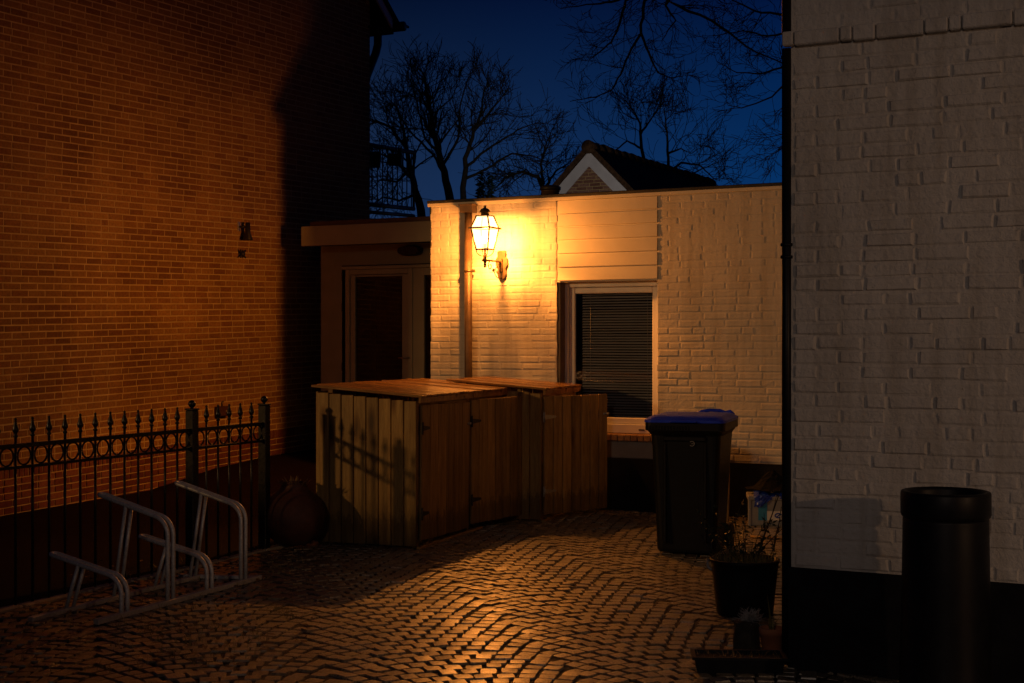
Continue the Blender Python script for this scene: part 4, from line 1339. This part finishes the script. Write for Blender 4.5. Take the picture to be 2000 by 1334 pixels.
loft(bo, [(-.215, .215, .0, .47, .03, .05), (-.225, .225, -.005, .49, .05, .05), (-.235, .235, -.02, .53, .32, .05), (-.255, .255, -.045, .60, .80, .05), (-.262, .262, -.052, .62, .90, .05),
          (-.285, .285, -.075, .645, .935, .05), (-.30, .30, -.09, .66, .94, .05), (-.30, .30, -.09, .66, .995, .05), (-.285, .285, -.07, .645, .995, .04)], smooth=False)
for x_ in (-.15, .15): bo.box(x_ - .012, x_ + .012, -.058, -.02, .10, .86, b=.006)
bo.box(-.16, .16, -.068, -.04, .86, .90, b=.008)
body = bo.build("body", M['bin'], wb_)
rb2 = MB()
for k in range(15):
    x_ = -.28 + .56 * k / 25
    rb2.box(x_ - .004, x_ + .004, -.097, -.088, .942, .975, b=.002)
rb2.build("rim_rib", M['bin'], body)
ld = MB()
loft(ld, [(-.305, .305, -.105, .66, .999, .06), (-.305, .305, -.105, .66, 1.018, .06), (-.27, .27, -.06, .63, 1.040, .06), (-.25, .25, -.03, .60, 1.048, .06), (-.20, .20, .05, .52, 1.052, .06)], smooth=False)
ld.box(-.10, .10, -.135, -.10, 1.002, 1.016, b=.005)
ld.tube([(-.02, .60, 1.035), (.02, .61, 1.052), (.08, .615, 1.062), (.16, .615, 1.060), (.20, .61, 1.046), (.24, .60, 1.056), (.27, .60, 1.03)], .013, 8)
ld.build("lid", M['bin_lid'], wb_)
hd = MB().tube([(-.22, .66, .95), (-.22, .72, .985), (.22, .72, .985), (.22, .66, .95)], .016, 10); hd.build("handle", M['bin'], wb_)
for s in (-1, 1):
    o = MB().lathe([(.03, -.028), (.085, -.028), (.1, -.018), (.1, .018), (.085, .028), (.03, .028)], 24).xf(Matrix.Rotation(R(90), 4, 'Y')).build("wheel", M['rubber'], wb_)
    o.location = (s * .245, .53, .10)
MB().tube([(-.24, .53, .10), (.24, .53, .10)], .012, 8).build("axle", M['dark_steel'], wb_)
em = MB().tube([(.018 * math.cos(R(a)), 0, .018 * math.sin(R(a)) - .0) for a in range(-140, 141, 20)], .0035, 5)
em.tube([(-.004, 0, 0), (.017, 0, 0)], .003, 5)
em.xf(Matrix.Translation((.055, -.062, .845))).build("emblem", M['grey_plastic'], wb_)
# orange lit plank behind it
pk = gp(1427, 1035)
plk = MB().box(-.022, .022, -.01, .01, 0, .72, b=.003)
o = tag(plk.build("wooden_stake", M['wood_v']), "short wooden stake standing behind the bin against the dark plinth", "stake")
o.location = (pk[0], pk[1] + .25, 0); o.rotation_euler = (R(-3), 0, R(-27))

# ------------------------------------------------------------------ box, bag and sheet by the wall
cb = Vector(gp(1512, 1029))
cr_ = thing("storage_box", "grey plastic box with blue and white print near the right house", "box", (cb.x, cb.y, 0), -TH * .25)
MB().box(-.21, .24, .0, .30, .004, .255, b=.010).build("body", M['grey_plastic'], cr_)
lip = MB(); lip.box(-.225, .255, -.014, .315, .225, .268, b=.008); lip.box(-.222, -.196, -.012, .0, .0, .262, b=.004)
lip.build("rim", M['grey_plastic'], cr_)
MB().box(-.135, -.06, -.0045, -.001, .055, .225).build("print", M['label_blue'], cr_)
MB().box(-.06, .10, -.004, -.001, .055, .135).build("print", M['label_white'], cr_)
em = MB().tube([(.027 * math.cos(R(a)) + .035, -.006, .018 * math.sin(R(a)) + .098) for a in range(20, 320, 15)], .006, 6); em.tube([(.02, -.006, .085), (.05, -.006, .11)], .005, 6)
em.build("emblem", M['emblem_blue'], cr_)
bgm = MB(); rr_ = random.Random(8)
n1, n2 = 22, 10
vs = []
for i in range(n1):
    for j in range(n2):
        u_, v_ = i / (n1 - 1), j / (n2 - 1)
        x_ = -.17 + u_ * .36
        if v_ < .45: y_, z_ = -.022 - .012 * math.sin(u_ * 9), .268 - (.45 - v_) * (.16 + .07 * math.sin(u_ * 7 + 1) - .08 * u_)
        else: y_, z_ = -.02 + (v_ - .45) * .4, .272 + .03 * math.sin((v_ - .45) * 5) * (.6 + .4 * math.sin(u_ * 11))
        vs.append((x_ + rr_.uniform(-.006, .006), y_ + rr_.uniform(-.007, .004), z_ + rr_.uniform(-.004, .012)))
fs = [(i * n2 + j, (i + 1) * n2 + j, (i + 1) * n2 + j + 1, i * n2 + j + 1) for i in range(n1 - 1) for j in range(n2 - 1)]
bgm.add(vs, fs, False)
o = tag(bgm.build("plastic_bag", M['blue_bag']), "crumpled bright blue plastic bag draped over the grey box rim", "bag")
o.location = (cb.x, cb.y, .0); o.rotation_euler = (0, 0, -TH * .25)
dk = MB(); rr_ = random.Random(14)
n1, n2 = 18, 7
vs = []
for j in range(n2):
    for i in range(n1):
        an = 2 * math.pi * i / n1; f = j / (n2 - 1)
        r_ = (1 - f ** .8) * (1 + .14 * math.sin(3 * an + j)) + .03
        vs.append((.22 * r_ * math.cos(an) + rr_.uniform(-.006, .006), .16 * r_ * math.sin(an) + .16, .30 + .17 * f + rr_.uniform(-.008, .008)))
fs = [(j * n1 + i, j * n1 + (i + 1) % n1, (j + 1) * n1 + (i + 1) % n1, (j + 1) * n1 + i) for j in range(n2 - 1) for i in range(n1)]
fs.append(tuple((n2 - 1) * n1 + i for i in range(n1))); fs.append(tuple(range(n1))[::-1])
dk.add(vs, fs)
o = tag(dk.build("black_sheet", M['grey_cloth']), "black crumpled sheet heaped to a point on top of the grey box", "sheet")
o.location = (cb.x, cb.y, .012); o.rotation_euler = (0, 0, -TH * .25)
a, b = gp(1466, 1052), gp(1540, 1058)
stk = MB().tube([(0, 0, .014), ((b[0] - a[0]) * .5, (b[1] - a[1]) * .5 + .005, .017), (b[0] - a[0], b[1] - a[1], .014)], [.013, .012, .009], 8)
o = tag(stk.build("stick", M['wood_x']), "bare stick lying on the cobbles before the grey box", "stick"); o.location = (a[0], a[1], 0)

# ------------------------------------------------------------------ pots and plants at the right corner
def gblade(mb, p, an, L, w_, bend, rr_, seg=4):
    vs, fs = [], []
    c, s = math.cos(an), math.sin(an)
    for k in range(seg + 1):
        f = k / seg
        r_ = bend * L * f * f
        q = Vector((p[0] + c * r_, p[1] + s * r_, p[2] + L * f * (1 - .25 * bend * f)))
        ww = w_ * (1 - f) * .5 + .0004
        vs += [(q.x - s * ww, q.y + c * ww, q.z), (q.x + s * ww, q.y - c * ww, q.z)]
    for k in range(seg): fs.append((2 * k, 2 * k + 1, 2 * k + 3, 2 * k + 2))
    mb.add(vs, fs)


kp = Vector(gp(1464, 1212))
kp.y += .17
bu = thing("bucket_planter", "large black bucket planter holding dry grass by the house corner", "planter", (kp.x, kp.y, 0))
MB().lathe([(.155, .003), (.165, .02), (.19, .26), (.196, .31), (.203, .315), (.203, .33), (.19, .332), (.18, .30)], 32, cap1=False).build("pot", M['black_pot'], bu)
MB().lathe([(.0, .292), (.182, .29)], 20, cap0=False, cap1=False).build("soil", M['soil'], bu)
MB().tube([(-.2, 0, .32), (-.222, -.02, .325), (-.222, -.05, .29), (-.2, -.06, .27)], .008, 6).build("handle", M['grey_plastic'], bu)
gm = MB(); rr_ = random.Random(17)
for k in range(420):
    an = rr_.uniform(0, 6.283); r_ = .175 * math.sqrt(rr_.random())
    gblade(gm, (r_ * math.cos(an), r_ * math.sin(an), .285), rr_.uniform(0, 6.283), rr_.uniform(.04, .13), .004, rr_.uniform(.1, .9), rr_)
o = tag(gm.build("grass_tuft", M['grass']), "dry grass growing in the large black bucket planter", "grass"); o.location = (kp.x, kp.y, 0)
# bare stems growing out of the bucket
def stem(pp, Y0, Y1, r, name, label, seed, nt=5):
    n = len(pp)
    pts = [at(x, y, Y0 + (Y1 - Y0) * k / (n - 1)) for k, (x, y) in enumerate(pp)]
    m = MB().tube(pts, [r * (1 - .6 * k / (n - 1)) for k in range(n)], 6)
    rr_ = random.Random(seed)
    for k in range(nt):
        i = rr_.randint(1, n - 2)
        d_ = Vector((rr_.uniform(-.06, .06), rr_.uniform(-.03, .03), rr_.uniform(.03, .1)))
        m.tube([pts[i], pts[i] + d_ * .6, pts[i] + d_ * 1.1 + Vector((0, 0, .02))], [r * .45, r * .35, r * .2], 4)
    b_ = pts[0].copy()
    m.xf(Matrix.Translation(-b_))
    o = tag(m.build(name, M['twig']), label, "branch"); o.location = b_
    return o
stem([(1405, 1118), (1398, 1105), (1385, 1080), (1373, 1050), (1366, 1010), (1363, 965), (1365, 915)], kp.y - .02, kp.y + .12, .0052, "dry_branch", "long arching bare stem leaning left in front of the black bin", 2, 2)
stem([(1470, 1120), (1480, 1085), (1495, 1040), (1508, 1005), (1520, 970), (1530, 940)], kp.y, kp.y + .1, .006, "dry_branch", "straight bare stem slanting right up to the house corner", 5, 6)
stem([(1488, 1120), (1512, 1070), (1522, 1020), (1526, 990)], kp.y + .02, kp.y + .2, .005, "dry_branch", "shorter bare stem crossing in front of the grey box", 6, 5)
stem([(1460, 1118), (1490, 1070), (1520, 1040), (1536, 1025)], kp.y + .02, kp.y + .1, .004, "dry_branch", "thin low bare stem bending right over the black bucket", 9, 3)

iv = MB(); rr_ = random.Random(61)
for k in range(15):
    an = rr_.uniform(0, 6.283); r_ = .13 * math.sqrt(rr_.random())
    p = Vector((r_ * math.cos(an), r_ * math.sin(an), .29)); d_ = Vector((math.cos(an) * .5, math.sin(an) * .5, 1)).normalized()
    pts = [p.copy()]; L = rr_.uniform(.16, .42)
    for q in range(6):
        d_ = (d_ + Vector((rr_.gauss(0, .16), rr_.gauss(0, .16), rr_.gauss(-.05, .1)))).normalized(); p = p + d_ * L / 6; pts.append(p.copy())
        if q > 0:
            for w_ in range(3):
                e_ = Vector((rr_.gauss(0, 1), rr_.gauss(0, 1), rr_.gauss(0, .6))).normalized(); h_ = e_.orthogonal().normalized() * .007
                l_ = rr_.uniform(.02, .045)
                iv.add([p, p + e_ * l_ * .5 + h_, p + e_ * l_, p + e_ * l_ * .5 - h_], [(0, 1, 2, 3)])
    iv.tube(pts, [.0028, .0026, .0024, .0022, .002, .0018, .0014], 4, cap=False)
o = tag(iv.build("bushy_plant", M['leaf']), "dark small leaved bushy plant growing at the back of the bucket planter", "plant"); o.location = (kp.x + .03, kp.y + .02, 0)
tp = Vector(gp(1511, 1288)); tp.y += .05
te = thing("terracotta_pot", "small orange terracotta flowerpot beside the house corner", "flowerpot", (tp.x, tp.y, 0))
MB().lathe([(.042, .0), (.046, .01), (.058, .115), (.063, .117), (.066, .15), (.060, .152), (.056, .13)], 28, cap1=False).build("pot", M['terracotta'], te)
MB().lathe([(.0, .128), (.057, .127)], 16, cap0=False, cap1=False).build("soil", M['soil'], te)
ag = MB(); rr_ = random.Random(3)
for (an, L, bend, w_) in ((2.3, .20, .12, .026), (.3, .10, .5, .016), (1.2, .09, .6, .014), (3.9, .08, .7, .014), (5.2, .07, .6, .012), (4.5, .06, .8, .012)):
    gblade(ag, (.008 * math.cos(an), .008 * math.sin(an), .125), an, L, w_, bend, rr_, 6)
o = tag(ag.build("yucca_leaf", M['agave']), "spiky plant with one tall upright leaf in the terracotta pot", "plant"); o.location = (tp.x, tp.y, 0)

lp = Vector(gp(1462, 1283)); lp.y += .07
lg = MB(); rr_ = random.Random(6)
lg.lathe([(.068, .0), (.066, .06), (.063, .12), (.064, .165), (.050, .172), (.02, .168)], 18, smooth=False, jit=.08, rnd=rr_)
o = tag(lg.build("log", M['bark']), "upright rough bark log between the bucket and terracotta pot", "log"); o.location = (lp.x, lp.y, 0)
sv = MB(); rr_ = random.Random(26)
for k in range(170):
    d_ = Vector((rr_.gauss(0, 1), rr_.gauss(0, 1), abs(rr_.gauss(0, .8)) + .15)).normalized()
    p = Vector((0, 0, .165)) + d_ * .012; pts = [p.copy()]
    L = rr_.uniform(.04, .085)
    for q in range(5):
        d_ = (d_ + Vector((rr_.gauss(0, .45), rr_.gauss(0, .45), rr_.gauss(0, .4)))).normalized(); p = p + d_ * L / 5; pts.append(p.copy())
    sv.tube(pts, [.0018, .0017, .0016, .0015, .0014, .0010], 3, cap=False)
o = tag(sv.build("cushion_bush", M['silver']), "small silvery frizzy cushion plant on top of the bark log", "plant"); o.location = (lp.x + .02, lp.y + .01, 0)

tr0 = Vector(gp(1442, 1311))
tro = thing("planter_trough", "long dark planter trough at the foot of the right house", "planter", (tr0.x, tr0.y, 0), R(-4))
tm = MB()
hw, hd_ = .215, .085
tm.add([(-hw * .93, -hd_ * .85, 0), (hw * .93, -hd_ * .85, 0), (hw * .93, hd_ * .85, 0), (-hw * .93, hd_ * .85, 0), (-hw, -hd_, .072), (hw, -hd_, .072), (hw, hd_, .072), (-hw, hd_, .072),
        (-hw - .012, -hd_ - .012, .072), (hw + .012, -hd_ - .012, .072), (hw + .012, hd_ + .012, .072), (-hw - .012, hd_ + .012, .072), (-hw - .012, -hd_ - .012, .085), (hw + .012, -hd_ - .012, .085), (hw + .012, hd_ + .012, .085), (-hw - .012, hd_ + .012, .085),
        (-hw + .008, -hd_ + .008, .085), (hw - .008, -hd_ + .008, .085), (hw - .008, hd_ - .008, .085), (-hw + .008, hd_ - .008, .085), (-hw + .008, -hd_ + .008, .060), (hw - .008, -hd_ + .008, .060), (hw - .008, hd_ - .008, .060), (-hw + .008, hd_ - .008, .060)],
       [(3, 2, 1, 0)] + [(a + k, a + (k + 1) % 4, b + (k + 1) % 4, b + k) for a, b in ((0, 4), (4, 8), (8, 12), (12, 16), (16, 20)) for k in range(4)])
tm.build("trough", M['black_pot'], tro)
sm = MB(); sm.box(-hw + .009, hw - .009, -hd_ + .009, hd_ - .009, .04, .070, b=.006); sm.build("soil", M['soil'], tro)
tg = MB(); rr_ = random.Random(44)
for k in range(46): gblade(tg, (rr_.uniform(-hw + .02, hw - .02), rr_.uniform(-.06, .06), .068), rr_.uniform(0, 6.28), rr_.uniform(.02, .06), .005, rr_.uniform(.4, 1), rr_)
o = tag(tg.build("dry_plant", M['dry_leaf']), "withered sprigs growing in the long dark planter trough", "plant"); o.location = (tr0.x, tr0.y, 0); o.rotation_euler = (0, 0, R(-4))

# ------------------------------------------------------------------ tall round planter before the right house
BYc = 6.22
bc = at(1847, 900, BYc)
cyl = thing("round_pillar", "black round pillar with a wider collar before the white wall", "pillar", (bc.x, BYc, 0))
MB().lathe([(.198, .0), (.197, .03), (.192, .30), (.186, .55), (.182, .82), (.180, .833)], 48).build("shaft", M['black_pipe'], cyl)
MB().lathe([(.182, .832), (.188, .838), (.1915, .85), (.1915, .935), (.188, .945), (.180, .948), (.168, .946), (.164, .93), (.16, .80)], 48, cap0=False, cap1=False).build("collar", M['black_pipe'], cyl)

# ------------------------------------------------------------------ round clay pot behind the railing's end
cpx = Vector((-1.69, 10.82))
cly = thing("ball_pot", "big round dark red clay pot between railing and timber shed", "pot", (cpx.x, cpx.y + .2, 0))
RB = .245
prof = [(RB * math.sin(R(a)) * 1.0, .245 - RB * .96 * math.cos(R(a))) for a in range(24, 160, 8)]
prof += [(RB * .36, .497), (RB * .38, .505), (RB * .38, .512), (RB * .33, .512), (RB * .32, .48)]
MB().lathe(prof, 36, cap1=False).build("pot", M['clay'], cly)
MB().lathe([(.0, .482), (.095, .48)], 16, cap0=False, cap1=False).build("soil", M['soil'], cly)
pl_ = MB(); rr_ = random.Random(33)
for k in range(90):
    an = rr_.uniform(0, 6.28); r_ = .09 * math.sqrt(rr_.random()); L = rr_.uniform(.03, .10)
    p = Vector((r_ * math.cos(an), r_ * math.sin(an), .48)); d_ = Vector((math.cos(an), math.sin(an), rr_.uniform(.3, 1.4))).normalized()
    s_ = d_.cross(Vector((0, 0, 1))).normalized() * .009; q = p + d_ * L
    pl_.add([p, q * .5 + p * .5 + s_, q, q * .5 + p * .5 - s_], [(0, 1, 2, 3)])
o = tag(pl_.build("pot_plant", M['dry_leaf']), "withered leafy plant in the big round clay pot", "plant"); o.location = (cpx.x, cpx.y + .2, 0)

# ------------------------------------------------------------------ small things on the ground
rr_ = random.Random(52)
sto = MB()
vs, fs = [], []
sto.lathe([(.02, .0), (.05, .008), (.055, .02), (.04, .034), (.012, .040)], 10, smooth=True, jit=.12, rnd=rr_)
o = tag(sto.build("stone", M['stone']), "pale stone lying inside the bicycle rack's far rail", "stone"); q = gp(237, 1152); o.location = (q[0], q[1], 0); o.scale = (1.0, .8, 1)
lf_ = MB()
for k in range(430):
    if k < 330:
        x_, y_ = rr_.uniform(-3.0, -1.1), rr_.uniform(6.9, 10.6)
        if rr_.random() < .4: y_ = rr_.uniform(6.9, 8.0)
    else:
        x_, y_ = rr_.uniform(-1.6, 2.4), rr_.uniform(8.5, 12.6)
    a = rr_.uniform(0, 6.28); L = rr_.uniform(.012, .035); w_ = L * rr_.uniform(.3, .6)
    c, s = math.cos(a), math.sin(a); z = .012
    up = rr_.uniform(.002, .014)
    lf_.add([(x_ - c * L, y_ - s * L, z), (x_ + s * w_, y_ - c * w_, z + up), (x_ + c * L, y_ + s * L, z + up * .6), (x_ - s * w_, y_ + c * w_, z + up * .3)], [(0, 1, 2), (0, 2, 3)])
o = lf_.build("fallen_leaves", M['dry_leaf']); o["kind"] = "stuff"; o["label"] = "scattered dead leaves on the cobbles"; o["category"] = "leaves"
wd = MB()
for k in range(130):
    cx_, cy_ = rr_.uniform(-2.9, -1.2), rr_.uniform(6.9, 8.6)
    if rr_.random() < .3: cx_, cy_ = rr_.uniform(-2.6, -1.5), rr_.uniform(8.4, 10.6)
    for q in range(rr_.randint(6, 14)):
        gblade(wd, (cx_ + rr_.gauss(0, .035), cy_ + rr_.gauss(0, .035), -.005), rr_.uniform(0, 6.28), rr_.uniform(.02, .075), .0035, rr_.uniform(.3, 1.3), rr_, 3)
o = wd.build("weeds", M['grass']); o["kind"] = "stuff"; o["label"] = "thin weeds and grass growing between the cobbles"; o["category"] = "weeds"
